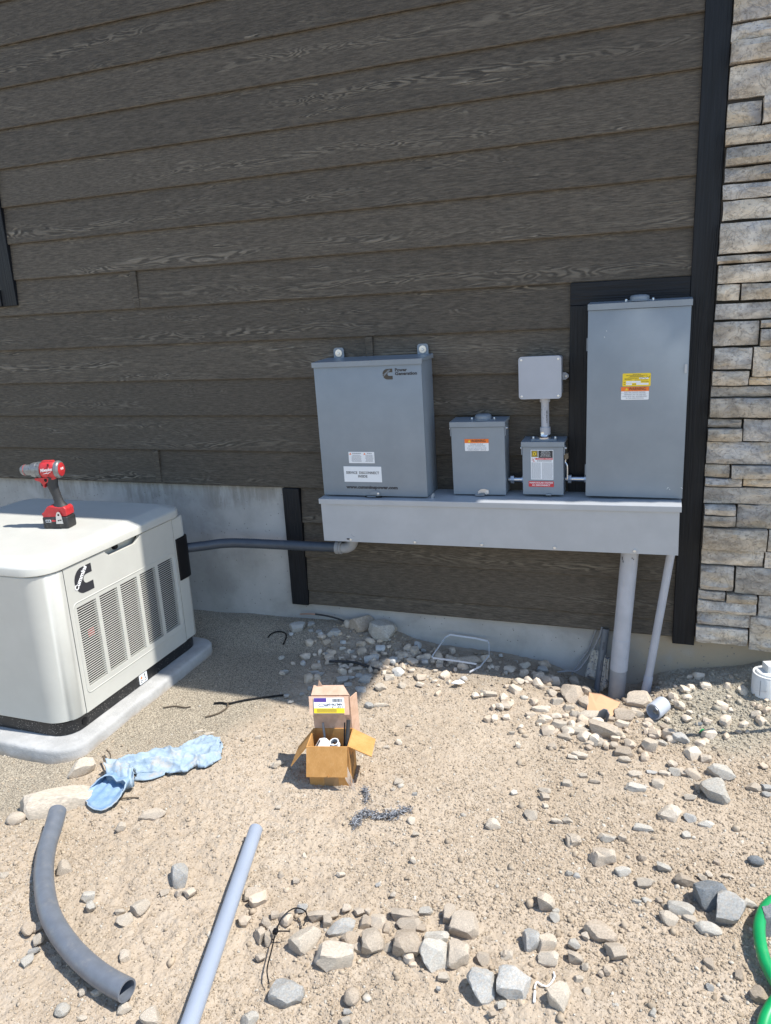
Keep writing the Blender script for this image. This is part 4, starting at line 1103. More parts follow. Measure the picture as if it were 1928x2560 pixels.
# ================================================================== MAIN PANEL
mp = thing('main_panel', 'tall grey main electrical panel with yellow and orange stickers at the right end', 'electrical panel', (-0.277, -0.0145, 0.8125), (0, -0.004, 0))
w4, d4, h4 = 0.3725, 0.108, 0.741
obj('cabinet', box(0.003, w4 - 0.003, -d4 + 0.006, 0, 0, h4 + 0.012, 0.002, 1), M['panel_grey'], mp)
fc4 = obj('front_cover', box(0, w4, -d4, -d4 + 0.0055, -0.001, h4 - 0.002, 0.002, 2), M['panel_grey'], mp, smooth=True)
obj('rain_cap', prism([(-d4 - 0.005, h4 - 0.001), (-d4 - 0.005, h4 + 0.0215), (-0.001, h4 + 0.0285), (-0.001, h4 + 0.013), (-d4 - 0.002, h4 + 0.013), (-d4 - 0.002, h4 - 0.001)], 'yz', -0.001, w4 + 0.004), M['panel_grey'], mp)
hub(mp, 0.187, -0.055, h4 + 0.0245, 0.036)
for z0, z1 in ((0.585, 0.635), (0.085, 0.13)):
    obj('hinge', box(-0.0045, 0.0, -d4 + 0.006, -d4 + 0.014, z0, z1, 0.001, 1), M['panel_edge'], mp)
obj('latch', prism(rrect(w4 - 0.014, w4 - 0.005, 0.492, 0.526, 0.004), 'xz', -d4 - 0.004, -d4), M['trough_grey'], fc4)
bm = bmesh.new()
for x0, x1, z0, z1 in ((0.170, 0.203, 0.531, 0.5316), (0.170, 0.1706, 0.500, 0.5316), (0.2024, 0.203, 0.500, 0.5316), (0.176, 0.1966, 0.5245, 0.5251), (0.176, 0.1966, 0.5055, 0.5061), (0.176, 0.1766, 0.5055, 0.5251), (0.196, 0.1966, 0.5055, 0.5251)):
    add_box(bm, x0, x1, -d4 - 0.0006, -d4 + 0.001, z0, z1)
obj('embossed_square', bm, M['panel_edge'], fc4)
ya = -d4
ysk = obj('inspection_sticker', prism(rrect(0.1345, 0.2385, 0.4450, 0.4955, 0.004), 'xz', ya - 0.0011, ya - 0.0003), M['yellow'], fc4)
bm = bmesh.new()
for x0, x1, z0, z1 in ((0.148, 0.202, 0.4585, 0.4660), (0.148, 0.170, 0.4500, 0.4570), (0.186, 0.231, 0.4505, 0.4580), (0.196, 0.231, 0.4730, 0.4785)): add_box(bm, x0, x1, ya - 0.0017, ya - 0.0010, z0, z1)
obj('white_fields', bm, M['sticker'], ysk)
bm = bmesh.new()
for x0, x1, z_, k in ((0.172, 0.202, 0.4910, 1), (0.148, 0.226, 0.4872, 2), (0.162, 0.212, 0.4838, 3), (0.157, 0.210, 0.4806, 4), (0.142, 0.193, 0.4748, 5), (0.142, 0.168, 0.4712, 6), (0.180, 0.228, 0.4692, 7), (0.205, 0.232, 0.4620, 8), (0.139, 0.147, 0.4610, 9), (0.139, 0.147, 0.4530, 10), (0.172, 0.185, 0.4530, 11)): print_lines(bm, x0, x1, z_ - 0.0014, z_ + 0.0014, 1, ya - 0.0013, 0.0014, k)
add_tube(bm, catmull([(0.197, ya - 0.0020, 0.477), (0.205, ya - 0.002, 0.4745), (0.212, ya - 0.002, 0.479), (0.219, ya - 0.002, 0.475), (0.226, ya - 0.002, 0.482), (0.231, ya - 0.002, 0.478), (0.236, ya - 0.002, 0.486)], 5), 0.0005, 4)
obj('small_print', bm, M['ink_brown'], ysk, kind='stuff')
wsk = obj('warning_sticker', prism(rrect(0.1305, 0.2335, 0.3930, 0.4430, 0.0035), 'xz', ya - 0.0011, ya - 0.0003), M['sticker'], fc4)
orange_head(wsk, 0.1300, 0.2340, 0.4265, 0.4432, ya - 0.0011, 0.0165)
for i, (tx, wd) in enumerate((('ELECTRIC SHOCK HAZARD', 0.078), ('TERMINALS ON THE LINE AND', 0.082), ('LOAD SIDES MAY BE ENERGIZED', 0.092), ('IN THE OPEN POSITION', 0.066))):
    lettering(tx, 0.0068, (0.1820, ya - 0.0013, 0.4222 - i * 0.0072 - (0.0018 if i else 0)), wsk, 'ink_grey', width=wd, extr=0.0002)
bm = bmesh.new(); add_box(bm, 0.1310, 0.2330, ya - 0.0014, ya - 0.0010, 0.4178, 0.4183); obj('rule', bm, M['ink_grey'], wsk)
# paint scratches
bm = bmesh.new()
for (a, b) in (((0.318, 0.045), (0.314, 0.036)), ((0.322, 0.038), (0.326, 0.034)), ((0.365, 0.046), (0.372, 0.040)), ((0.316, 0.041), (0.322, 0.043)), ((0.062, 0.640), (0.064, 0.634)), ((0.070, 0.662), (0.071, 0.658))): add_tube(bm, [(a[0], ya - 0.0001, a[1]), (b[0], ya - 0.0001, b[1])], 0.0009, 4)
obj('paint_scratch', bm, M['pvc_white'], fc4)

# ------------------------------------------------------------------ nipples between the boxes
def nipple(name, label, x0, x1, y, z, r=0.011):
    t = thing(name, label, 'conduit nipple', (x0, y, z), (0, -0.012, 0))
    L_ = x1 - x0
    obj('sleeve', tube([(0, 0, 0), (L_, 0, 0)], r, 16), M['chrome'], t, smooth=True)
    bm = bmesh.new(); add_lathe(bm, [(r, 0), (r * 1.7, 0.001), (r * 1.7, 0.015), (r, 0.016)], (0.010, 0, 0), (1, 0, 0), 6); obj('nut', bm, M['zinc'], t)
    bm = bmesh.new(); add_lathe(bm, [(r, 0), (r * 1.45, 0.001), (r * 1.45, 0.008), (r, 0.009)], (L_ - 0.013, 0, 0), (1, 0, 0), 8); obj('nut', bm, M['zinc'], t)
nipple('conduit_nipple', 'short metal nipple joining the breaker box to the solar disconnect', -0.6085, -0.537, -0.052, 0.857)
nipple('conduit_nipple', 'metal nipple joining the solar disconnect to the tall main panel', -0.3665, -0.2765, -0.052, 0.866)

# ================================================================== CONDUITS OF THE TROUGH
lq = thing('flexible_conduit', 'dark blue grey ribbed flexible conduit from the generator to the trough', 'conduit', (0, 0, 0))
pth = catmull([(-2.118, -0.315, 0.536), (-2.06, -0.262, 0.533), (-1.95, -0.185, 0.530), (-1.72, -0.128, 0.5165), (-1.55, -0.118, 0.5150), (-1.405, -0.115, 0.5170)], 44)
obj('sheath', tube(pth, [0.0236 + (0.0006 if i % 2 else -0.0006) for i in range(len(pth))], 18), M['flex_blue'], lq, smooth='all')
el = obj('elbow', tube(catmull([(-1.400, -0.115, 0.517), (-1.372, -0.115, 0.518), (-1.346, -0.115, 0.531), (-1.333, -0.115, 0.556), (-1.331, -0.115, 0.585)], 6), 0.0255, 20), M['pvc_mid'], lq, smooth='all')
bm = bmesh.new()
add_lathe(bm, [(0.0240, -0.002), (0.0315, 0.0), (0.0315, 0.016), (0.0285, 0.018), (0.0285, 0.020), (0.0310, 0.021), (0.0310, 0.029), (0.0265, 0.031)], (-1.422, -0.115, 0.517), (1, 0, 0), 26)
obj('gland_nut', bm, M['pvc_mid'], lq, smooth=True)
bp = thing('riser_pipe', 'thick pale grey riser pipe from the ground to the trough', 'pipe', (0, 0, 0))
a, b = Vector((-0.0935, -0.105, 0.600)), Vector((-0.1370, -0.105, -0.20))
at_ = lambda z_: a + (b - a) * ((a.z - z_) / (a.z - b.z))
obj('pipe', tube([at_(z_) for z_ in (0.6, 0.4, 0.182, 0.181, 0.1, 0.036)], [0.0355, 0.0355, 0.0358, 0.0366, 0.0370, 0.0370], 28), M['pvc_grey'], bp, smooth=True)
obj('lower_pipe', tube([at_(z_) for z_ in (0.040, -0.05, -0.2)], 0.0352, 28), M['pvc_mid'], bp, smooth=True)
bm = bmesh.new()
for t_ in ((-0.026, 0.545, 0.014), (-0.022, 0.535, 0.008), (0.012, 0.555, 0.006), (0.018, 0.55, 0.005)):
    c_ = at_(t_[1]); xx = t_[0]; add_tube(bm, [(c_.x + xx, c_.y - math.sqrt(max(1e-6, 0.0357 ** 2 - xx * xx)), c_.z), (c_.x + xx - 0.001, c_.y - math.sqrt(max(1e-6, 0.0357 ** 2 - xx * xx)), c_.z + t_[2])], 0.0018, 5)
obj('ink_marks', bm, M['ink'], bp)
bs = thing('riser_pipe', 'thin leaning grey riser pipe beside the black corner trim', 'pipe', (0, 0, 0))
a2, b2 = Vector((0.0675, -0.110, 0.605)), Vector((-0.0155, -0.112, -0.11))
at2 = lambda z_: a2 + (b2 - a2) * ((a2.z - z_) / (a2.z - b2.z))
obj('pipe', tube([at2(0.605), at2(0.3), at2(-0.11)], 0.0166, 20), M['pvc_grey'], bs, smooth=True)
obj('bell', tube([at2(0.022), at2(0.018), at2(-0.06), at2(-0.11)], [0.0168, 0.0190, 0.0196, 0.0196], 20), M['pvc_grey'], bs, smooth=True)

# ================================================================== CORDLESS DRILL on the generator lid
dr = thing('cordless_drill', 'red and black cordless drill standing on its battery on the generator lid', 'drill', (-2.395, -0.798, 0.7702), (0, 0, math.radians(12)))
dr.scale = (0.87, 0.90, 0.97)
# local: chuck points to -x, up is z, the printed side faces -y
zc = 0.258
bm = bmesh.new(); add_lathe(bm, [(0.0, 0.0), (0.033, 0.0), (0.0365, 0.004), (0.0375, 0.03), (0.0365, 0.062), (0.034, 0.072), (0.031, 0.076), (0, 0.076)], (0.030, 0, zc), (-1, 0, 0), 22)
for v in bm.verts: v.co.y *= 0.90
hs = obj('motor_housing', bm, M['red'], dr, smooth=True)
bm = bmesh.new(); add_lathe(bm, [(0.030, 0), (0.036, 0.004), (0.038, 0.010), (0.038, 0.021), (0.0355, 0.024)], (0.054, 0, zc), (-1, 0, 0), 22); obj('rear_ring', bm, M['drill_grey'], dr, smooth=True)
bm = bmesh.new(); disc(bm, (0.0515, 0, zc), (1, 0, 0), 0.0295, 0.006, 22); ec = obj('end_cap', bm, M['red'], dr, smooth=True)
lettering('FUEL', 0.013, (0.0578, 0.0, zc + 0.003), ec, 'ink_white', SIDE, shear=0.3, bold=0.0004, width=0.026)
bm = bmesh.new(); add_lathe(bm, [(0.0, 0), (0.0335, 0), (0.0335, 0.016), (0.0325, 0.017), (0.0325, 0.021), (0.0335, 0.022), (0.0325, 0.040), (0.030, 0.050), (0.026, 0.054), (0, 0.054)], (-0.045, 0, zc), (-1, 0, 0), 26); obj('clutch_collar', bm, M['drill_grey'], dr, smooth=True)
bm = bmesh.new()
for k in range(14):
    a = k / 14 * 2 * math.pi
    add_box(bm, -0.062, -0.048, -0.0025, 0.0025, 0.0325, 0.0352, 0.0006, 1, Matrix.Translation((0, 0, zc)) @ Matrix.Rotation(a, 4, 'X'))
obj('torque_ribs', bm, M['drill_grey'], dr)
bm = bmesh.new(); add_lathe(bm, [(0.0, 0), (0.0235, 0), (0.0235, 0.026), (0.0222, 0.027), (0.0222, 0.031), (0.0240, 0.032), (0.0240, 0.038), (0.0215, 0.048), (0.015, 0.057), (0.009, 0.059), (0.007, 0.054), (0, 0.05)], (-0.098, 0, zc), (-1, 0, 0), 22); ck = obj('chuck', bm, M['drill_grey'], dr, smooth=True)
bm = bmesh.new(); add_lathe(bm, [(0.0242, 0), (0.0246, 0.0012), (0.0242, 0.0024)], (-0.131, 0, zc), (-1, 0, 0), 22); obj('chuck_ring', bm, M['red'], ck, smooth=True)
# ribs / vents on the housing
bm = bmesh.new()
for x, z_ in ((0.008, 0.286), (0.008, 0.281), (0.001, 0.229), (-0.004, 0.229)): add_box(bm, x - 0.003, x + 0.003, -0.035, -0.028, z_ - 0.0015, z_ + 0.0015)
obj('vents', bm, M['dark'], hs)
obj('top_ridge', box(-0.036, 0.022, -0.012, 0.012, zc + 0.030, zc + 0.0405, 0.004, 2), M['red'], hs, smooth=True)
lettering('Milwaukee', 0.020, (-0.004, -0.0345, zc + 0.004), hs, 'ink_white', shear=0.35, bold=0.0004, width=0.062, spin=0.10)
bm = bmesh.new(); add_prism(bm, [(-0.026, zc - 0.014), (0.002, zc - 0.006), (-0.002, zc - 0.011), (0.026, zc - 0.001), (0.000, zc - 0.014), (0.003, zc - 0.010)], 'xz', -0.0350, -0.0340); obj('lightning_mark', bm, M['ink_white'], hs)
# lower red frame with the nose hook and trigger guard
fr = prism([(-0.084, 0.223), (-0.045, 0.226), (0.030, 0.230), (0.026, 0.219), (0.008, 0.214), (-0.020, 0.203), (-0.036, 0.196), (-0.036, 0.180), (-0.043, 0.180), (-0.047, 0.197), (-0.060, 0.208), (-0.082, 0.214)], 'xz', -0.019, 0.019)
soften(obj('trigger_frame', fr, M['red'], dr), 0.004, 2)
obj('trigger', box(-0.060, -0.040, -0.009, 0.009, 0.184, 0.212, 0.005, 2), M['black'], dr, smooth=True)
bm = bmesh.new(); disc(bm, (-0.025, -0.019, 0.2145), (0, -1, 0), 0.0075, 0.003, 12); obj('direction_button', bm, M['black'], dr)
def grip(pts, mat, nm):
    bm = bmesh.new(); rings = []
    for (x, z_, hx, hy) in pts:
        rings.append([bm.verts.new((x + hx * math.cos(t), hy * math.sin(t), z_)) for t in np.linspace(0, 2 * math.pi, 18, endpoint=False)])
    for a, b in zip(rings[:-1], rings[1:]):
        for i in range(18): bm.faces.new((a[i], a[(i + 1) % 18], b[(i + 1) % 18], b[i]))
    bm.faces.new(rings[0]); bm.faces.new(rings[-1][::-1]); bmesh.ops.recalc_face_normals(bm, faces=bm.faces[:])
    return obj(nm, bm, M[mat], dr, smooth=True)
grip([(0.000, 0.226, 0.030, 0.020), (-0.004, 0.212, 0.030, 0.020), (-0.006, 0.190, 0.028, 0.019), (0.000, 0.165, 0.0245, 0.0185), (0.008, 0.140, 0.0225, 0.0180), (0.014, 0.116, 0.0235, 0.0190), (0.018, 0.104, 0.030, 0.023), (0.016, 0.096, 0.038, 0.029), (0.014, 0.090, 0.044, 0.033)], 'rubber', 'grip')
ft = prism([(-0.064, 0.052), (0.064, 0.056), (0.064, 0.088), (0.052, 0.098), (0.034, 0.094), (0.000, 0.098), (-0.018, 0.102), (-0.034, 0.098), (-0.056, 0.074)], 'xz', -0.034, 0.034)
soften(obj('foot', ft, M['red'], dr), 0.006, 3)
bt = obj('battery', box(-0.066, 0.066, -0.0375, 0.0375, 0.0, 0.0535, 0.007, 3), M['battery'], dr, smooth=True)
bm = bmesh.new()
add_box(bm, -0.060, 0.058, -0.0385, -0.037, 0.020, 0.0225); add_tube(bm, [(-0.058, -0.0382, 0.036), (-0.046, -0.0382, 0.020)], 0.0015, 5); obj('battery_ridge', bm, M['rubber'], bt)
stt = obj('battery_sticker', box(-0.048, -0.021, -0.0384, -0.0370, 0.0300, 0.0415, 0.0003, 1), M['ink_white'], bt)
lettering('M18', 0.0105, (-0.0345, -0.0387, 0.0357), stt, 'ink', bold=0.0006, width=0.022)
bm = bmesh.new(); add_box(bm, -0.017, 0.004, -0.0383, -0.0373, 0.033, 0.0405); obj('red_mark', bm, M['red_st'], bt)
obj('battery_latch', box(-0.069, -0.045, -0.030, 0.030, 0.056, 0.070, 0.004, 2), M['red'], dr, smooth=True)
cl = obj('belt_clip', prism([(0.008, 0.024), (0.044, 0.024), (0.040, 0.060), (0.034, 0.074), (0.026, 0.078), (0.018, 0.074), (0.012, 0.060)], 'xz', -0.0425, -0.0395), M['zinc'], dr)
bm = bmesh.new(); add_box(bm, 0.018, 0.026, -0.0432, -0.0424, 0.036, 0.041); add_box(bm, 0.028, 0.038, -0.0432, -0.0424, 0.038, 0.043); disc(bm, (0.026, -0.0425, 0.064), (0, -1, 0), 0.005, 0.002, 8); obj('clip_slots', bm, M['dark'], cl)

# ================================================================== CARDBOARD BOX and what stands in it
bw, bd, bh = 0.147, 0.120, 0.158
cx, cy = -1.103, -1.178
cb = thing('cardboard_box', 'open brown cardboard box on the sunlit dirt, flaps folded out', 'box', (cx, cy, gz(-1.03, -1.10) - 0.004), (0, math.radians(-1.0), math.radians(13)))
th = 0.0032
obj('front_panel', box(0, bw, 0, th, 0, bh), M['card'], cb)
obj('back_panel', box(0, bw, bd - th, bd, 0, bh), M['card'], cb)
obj('side_panel', box(0, th, th + 0.0002, bd - th - 0.0002, 0, bh), M['card'], cb)
rp = obj('side_panel', box(bw - th, bw, th + 0.0002, bd - th - 0.0002, 0, bh), M['card'], cb)
obj('bottom_panel', box(th, bw - th, th, bd - th, 0.001, 0.004), M['card'], cb)
def flap(nm, p0, p1, out, L_, skew0=0.0, skew1=0.0, mat='card'):
    """sheet hinged on p0-p1, reaching along out for L_"""
    p0, p1, out = Vector(p0), Vector(p1), Vector(out).normalized()
    e = (p1 - p0).normalized(); nrm = e.cross(out).normalized() * th
    q = [p0, p1, p1 + out * L_ + e * skew1, p0 + out * L_ + e * skew0]
    bm = bmesh.new(); a = [bm.verts.new(v) for v in q]; b = [bm.verts.new(v + nrm) for v in q]
    bm.faces.new(a); bm.faces.new(b[::-1])
    for i in range(4): bm.faces.new((a[i], b[i], b[(i + 1) % 4], a[(i + 1) % 4]))
    bmesh.ops.recalc_face_normals(bm, faces=bm.faces[:])
    return obj(nm, bm, M[mat], cb)
ff = flap('front_flap', (0.000, -0.0005, bh), (bw - 0.004, -0.0005, bh), (0, -0.30, -1), 0.104, -0.003, -0.002)
flap('left_flap', (-0.0005, bd - 0.002, bh), (-0.0005, 0.002, bh), (-0.62, 0, -0.75), 0.098, 0.0, 0.004)
flap('right_flap', (bw + 0.0005, 0.003, bh), (bw + 0.0005, bd - 0.003, bh), (1.0, 0, -0.52), 0.088, 0.003, -0.003)
obj('flap_crease', box(bw * 0.50, bw * 0.50 + 0.001, -0.0345, -0.030, bh - 0.1, bh - 0.09), M['card'], ff)
bm = bmesh.new(); add_box(bm, 0.052, 0.103, -0.0009, -0.0003, 0.002, 0.070); obj('packing_tape', bm, M['tape'], cb)
bm = bmesh.new(); add_box(bm, bw + 0.0003, bw + 0.0008, 0.020, 0.026, 0.100, 0.125)
for k in range(4): add_box(bm, bw + 0.0003, bw + 0.0008, 0.030 + 0.014 * k, 0.034 + 0.014 * k, 0.030 + 0.006 * k, 0.105 - 0.004 * k)
obj('side_print', bm, M['ink_brown'], cb)
# upright back part with the label
bk = obj('back_flap', box(0.004, bw - 0.004, bd + 0.0005, bd + 0.0037, bh - 0.055, bh + 0.128), M['kraft'], cb)
wing = bmesh.new(); add_prism(wing, [(bw - 0.004, bd + 0.0037), (bw + 0.014, bd + 0.046), (bw + 0.010, bd + 0.046), (bw - 0.008, bd + 0.0037)], 'xy', bh - 0.06, bh + 0.118); obj('back_wing', wing, M['kraft'], cb)
flap('back_top', (0.004, bd + 0.002, bh + 0.129), (bw - 0.004, bd + 0.002, bh + 0.129), (0, 1, 0.62), 0.040, 0.004, -0.026, 'kraft')
bm = bmesh.new(); add_prism(bm, [(0.022, bh + 0.140), (0.030, bh + 0.176), (0.040, bh + 0.152)], 'xz', bd + 0.030, bd + 0.0325); obj('torn_point', bm, M['kraft'], cb)
lf = flap('label_flap', (-0.005, bd - 0.002, bh + 0.1285), (bw - 0.008, bd - 0.002, bh + 0.1285), (0, -0.62, -0.80), 0.064, 0.008, 0.006, 'kraft')
# label on that flap (printed upside down, as it hangs)
FO = Vector((0, -0.62, -0.80)).normalized(); FNv = Vector((0, -0.80, 0.62)).normalized()
B0 = Vector((0.0, bd - 0.002, bh + 0.1285))
LM = Matrix(((1, FO.x, FNv.x, B0.x), (0, FO.y, FNv.y, B0.y), (0, FO.z, FNv.z, B0.z), (0, 0, 0, 1)))   # local: x along flap, y down it, z out of it
def lab(nm, x0, x1, y0, y1, lift, mat, parent=lf, sk=0.0):
    bm = bmesh.new()
    add_box(bm, x0, x1, y0, y1, lift, lift + 0.0004)
    for v in bm.verts: v.co.x += (v.co.y - 0.005) * 0.10
    bmesh.ops.transform(bm, matrix=LM, verts=bm.verts[:]); bmesh.ops.recalc_face_normals(bm, faces=bm.faces[:])
    return obj(nm, bm, M[mat], parent)
LS = lab('shipping_label', 0.014, 0.124, 0.006, 0.060, 0.0038, 'sticker')
lab('purple_block', 0.015, 0.060, 0.007, 0.021, 0.0043, 'purple', LS)
lab('yellow_block', 0.0142, 0.1238, 0.042, 0.0595, 0.0043, 'yellow', LS)
def ltext(s_, size, x, y, wd, mat='ink', z_=0.0046):
    me = text_mesh(s_, size, 0.0003, extr=0.0001); xs = [v.co.x for v in me.vertices]
    me.transform(LM @ Matrix.Translation((x, y, z_)) @ Matrix.Diagonal((-wd / (max(xs) - min(xs)), 1, 1, 1)) @ Matrix.Identity(4))
    me.flip_normals() if hasattr(me, 'flip_normals') else None
    me.materials.clear(); me.materials.append(M[mat]); obj('lettering', me, None, LS)
ltext('NMLT90150', 0.010, 0.092, 0.029, 0.054)
ltext('1-1/2"', 0.010, 0.112, 0.0385, 0.022); ltext('3', 0.009, 0.086, 0.0385, 0.005)
bm = bmesh.new()
r_ = random.Random(5); xx = 0.082
while xx < 0.118:
    ww = r_.choice((0.0007, 0.0012, 0.0018)); add_box(bm, xx, xx + ww, 0.010, 0.021, 0.0043, 0.0046); xx += ww + r_.choice((0.0007, 0.0012))
for i in range(4): add_box(bm, 0.024, 0.096, 0.0455 + i * 0.0032, 0.0468 + i * 0.0032, 0.0048, 0.0050)
for v in bm.verts: v.co.x += (v.co.y - 0.005) * 0.10
bmesh.ops.transform(bm, matrix=LM, verts=bm.verts[:]); obj('label_print', bm, M['ink'], LS, kind='stuff')
bm = bmesh.new()
add_tube(bm, [(0.045 + 0.011 * math.cos(t), 0.032 + 0.005 * math.sin(t), 0.0045) for t in np.linspace(0, 2 * math.pi, 12)], 0.0011, 4); add_box(bm, 0.056, 0.068, 0.029, 0.036, 0.0043, 0.0047)
bmesh.ops.transform(bm, matrix=LM, verts=bm.verts[:]); obj('label_picture', bm, M['ink_grey'], LS)
BX = Matrix.Translation(cb.location) @ cb.rotation_euler.to_matrix().to_4x4()
def inbox(x, y, z): return BX @ Vector((x, y, z))
# loose plastic film hanging at the front right corner
flm = bmesh.new(); rows = []
for j in range(9):
    v = j / 8; rows.append([flm.verts.new((bw - 0.030 + 0.030 * v + 0.020 * u + 0.004 * math.sin(9 * u + 7 * v), -0.004 - 0.020 * v - 0.008 * math.sin(3.1 * u + 5 * v), 0.095 - 0.092 * v)) for u in np.linspace(0, 1, 6)])
for a, b in zip(rows[:-1], rows[1:]):
    for i in range(5): flm.faces.new((a[i], a[i + 1], b[i + 1], b[i]))
film = obj('plastic_film', flm, None, None, smooth='all'); film.matrix_world = BX
fm = NT('clear_film'); fm.b.inputs['Alpha'].default_value = 0.35; film.data.materials.append(fm.fin((0.8, 0.76, 0.7), 0.12))
tag(film, 'crumpled strip of clear plastic film at the front right corner of the cardboard box', 'plastic film')
# white printed bag
wb = thing('paper_bag', 'crumpled white bag with black printed lines inside the cardboard box', 'bag', inbox(0.045, 0.055, 0.10), (0.35, 0.35, math.radians(5)))
bm = bmesh.new(); rows = []
for j in range(8):
    v = j / 7; rows.append([bm.verts.new(((u - 0.5) * (0.082 - 0.018 * v), 0.03 - 0.075 * (1 - v) * 0.9 + 0.004 * math.sin(6 * u), 0.045 * v - 0.02 + 0.012 * math.sin(u * 3.1) + 0.004 * mnoise.noise((u * 5, v * 5, 1)))) for u in np.linspace(0, 1, 9)])
for a, b in zip(rows[:-1], rows[1:]):
    for i in range(8): bm.faces.new((a[i], a[i + 1], b[i + 1], b[i]))
o = obj('bag_sheet', bm, M['paper'], wb, smooth='all'); mo = o.modifiers.new('thick', 'SOLIDIFY'); mo.thickness = 0.006; mo.offset = -1
bm = bmesh.new()
for pts in ([(-0.034, -0.040, -0.006), (-0.030, -0.010, 0.012), (-0.027, 0.020, 0.030)], [(-0.029, -0.004, 0.016), (-0.010, -0.010, 0.020), (0.012, -0.032, 0.009)], [(-0.034, -0.038, -0.006), (-0.012, -0.040, 0.000)]): add_tube(bm, catmull(pts, 5), 0.0026, 5)
obj('printed_line', bm, M['ink'], wb)
# clear bottle
pb = thing('plastic_bottle', 'clear plastic bottle without a cap inside the cardboard box', 'bottle', inbox(0.098, 0.062, 0.055), (0.30, 0.0, 0))
bm = bmesh.new(); add_lathe(bm, [(0.0, 0.0), (0.026, 0.001), (0.030, 0.01), (0.030, 0.045), (0.027, 0.066), (0.016, 0.083), (0.0145, 0.088), (0.0145, 0.107), (0.0130, 0.107), (0.0130, 0.088), (0.0145, 0.083), (0.0255, 0.065), (0.0285, 0.045), (0.0285, 0.011), (0.025, 0.003), (0, 0.003)], (0, 0, 0), (0, 0, 1), 24)
obj('bottle_body', bm, M['clear'], pb, smooth=True)
bm = bmesh.new(); add_lathe(bm, [(0.0146, 0.088), (0.0182, 0.089), (0.0182, 0.092), (0.0150, 0.093), (0.0150, 0.104), (0.0165, 0.105), (0.0165, 0.1085), (0.0130, 0.1085), (0.0130, 0.104)], (0, 0, 0), (0, 0, 1), 24)
obj('neck_ring', bm, M['sticker'], pb, smooth=True)
def rod(nm, label, a, b, r, mat):
    o = obj(nm, tube([inbox(*a), inbox(*b)], r, 10), M[mat], smooth=True); tag(o, label, 'cable offcut')
rod('cable_offcut', 'thick black cable offcut leaning at the right side of the cardboard box', (0.128, 0.020, 0.07), (0.139, 0.085, 0.212), 0.0072, 'rubber')
rod('cable_offcut', 'thin black rod beside the thick cable offcut in the cardboard box', (0.122, 0.020, 0.08), (0.124, 0.088, 0.200), 0.0026, 'black')
rod('cable_offcut', 'slim grey cable offcut standing at the back of the cardboard box', (0.050, 0.080, 0.06), (0.040, 0.108, 0.187), 0.0042, 'cable_grey')

# ================================================================== DENIM RAG
def cloth_grid(secs, nu, k, fold, zb=0.004, seed=0.0):
    L_ = catmull([(*s[0], 0) for s in secs], k); R_2 = catmull([(*s[1], 0) for s in secs], k)
    bm = bmesh.new(); g = []
    for j, (l, r) in enumerate(zip(L_, R_2)):
        row = []
        for i in range(nu + 1):
            u = i / nu; p = l.lerp(r, u)
            jit = 0.010 * mnoise.noise((p.x * 34, p.y * 34, seed)) + 0.005 * mnoise.noise((p.x * 110, p.y * 110, seed + 3)) if i in (0, nu) or j in (0, len(L_) - 1) else 0
            x, y = p.x + jit, p.y + jit
            hgt = fold(u, j / (len(L_) - 1)) * (1 if 0 < i < nu else 0.25)
            row.append(bm.verts.new((x, y, gz_s(x, y) + zb + max(0.0, hgt))))
        g.append(row)
    for a, b in zip(g[:-1], g[1:]):
        for i in range(nu): bm.faces.new((a[i], a[i + 1], b[i + 1], b[i]))
    bmesh.ops.recalc_face_normals(bm, faces=bm.faces[:])
    return bm
def gz_s(x, y): return float(ground_z(np.array([x]), np.array([y]), False)[0]) + 0.004
rag = thing('denim_rag', 'torn light blue denim trouser leg lying on the dirt near the pad', 'rag', (0, 0, 0))
secs = [((-1.868, -1.290), (-1.800, -1.335)), ((-1.842, -1.240), (-1.765, -1.310)), ((-1.815, -1.195), (-1.700, -1.285)), ((-1.772, -1.148), (-1.640, -1.262)), ((-1.705, -1.128), (-1.580, -1.248)), ((-1.680, -1.085), (-1.557, -1.205)), ((-1.652, -1.030), (-1.515, -1.198)), ((-1.610, -1.015), (-1.498, -1.135)), ((-1.575, -1.018), (-1.528, -1.060))]
def ridge(x, y, z_): return 1.0 - abs(2.2 * mnoise.noise((x, y, z_)))
def fold_main(u, t):
    a = math.sin(math.pi * u) ** 0.5 * (0.011 - 0.005 * t)
    a += 0.022 * math.exp(-abs(u - 0.30 - 0.12 * t) / 0.06) * (1.2 - t) + 0.024 * math.exp(-abs(u - 0.74 + 0.10 * math.sin(5 * t)) / 0.055) * (1.1 - 0.6 * t)
    a += 0.030 * math.exp(-((abs(t - 0.47) / 0.035) + ((u - 0.22) / 0.16) ** 2))
    a += 0.009 * max(0.0, ridge(u * 2.6 + 0.6 * t, t * 5.0, 0.2)) ** 2 + 0.005 * max(0.0, ridge(u * 5.5, t * 15 + u * 3, 4.1)) ** 3
    return a
o = obj('leg_cloth', cloth_grid(secs, 44, 16, fold_main), M['denim'], rag, smooth='all'); mo = o.modifiers.new('thick', 'SOLIDIFY'); mo.thickness = 0.0022
o = obj('hem_cloth', cloth_grid([((-1.760, -1.245), (-1.735, -1.335)), ((-1.70, -1.235), (-1.680, -1.318)), ((-1.65, -1.215), (-1.640, -1.275))], 8, 6, lambda u, t: 0.004 + 0.004 * mnoise.noise((u * 4, t * 4, 9))), M['denim'], rag, smooth='all'); mo = o.modifiers.new('thick', 'SOLIDIFY'); mo.thickness = 0.0022
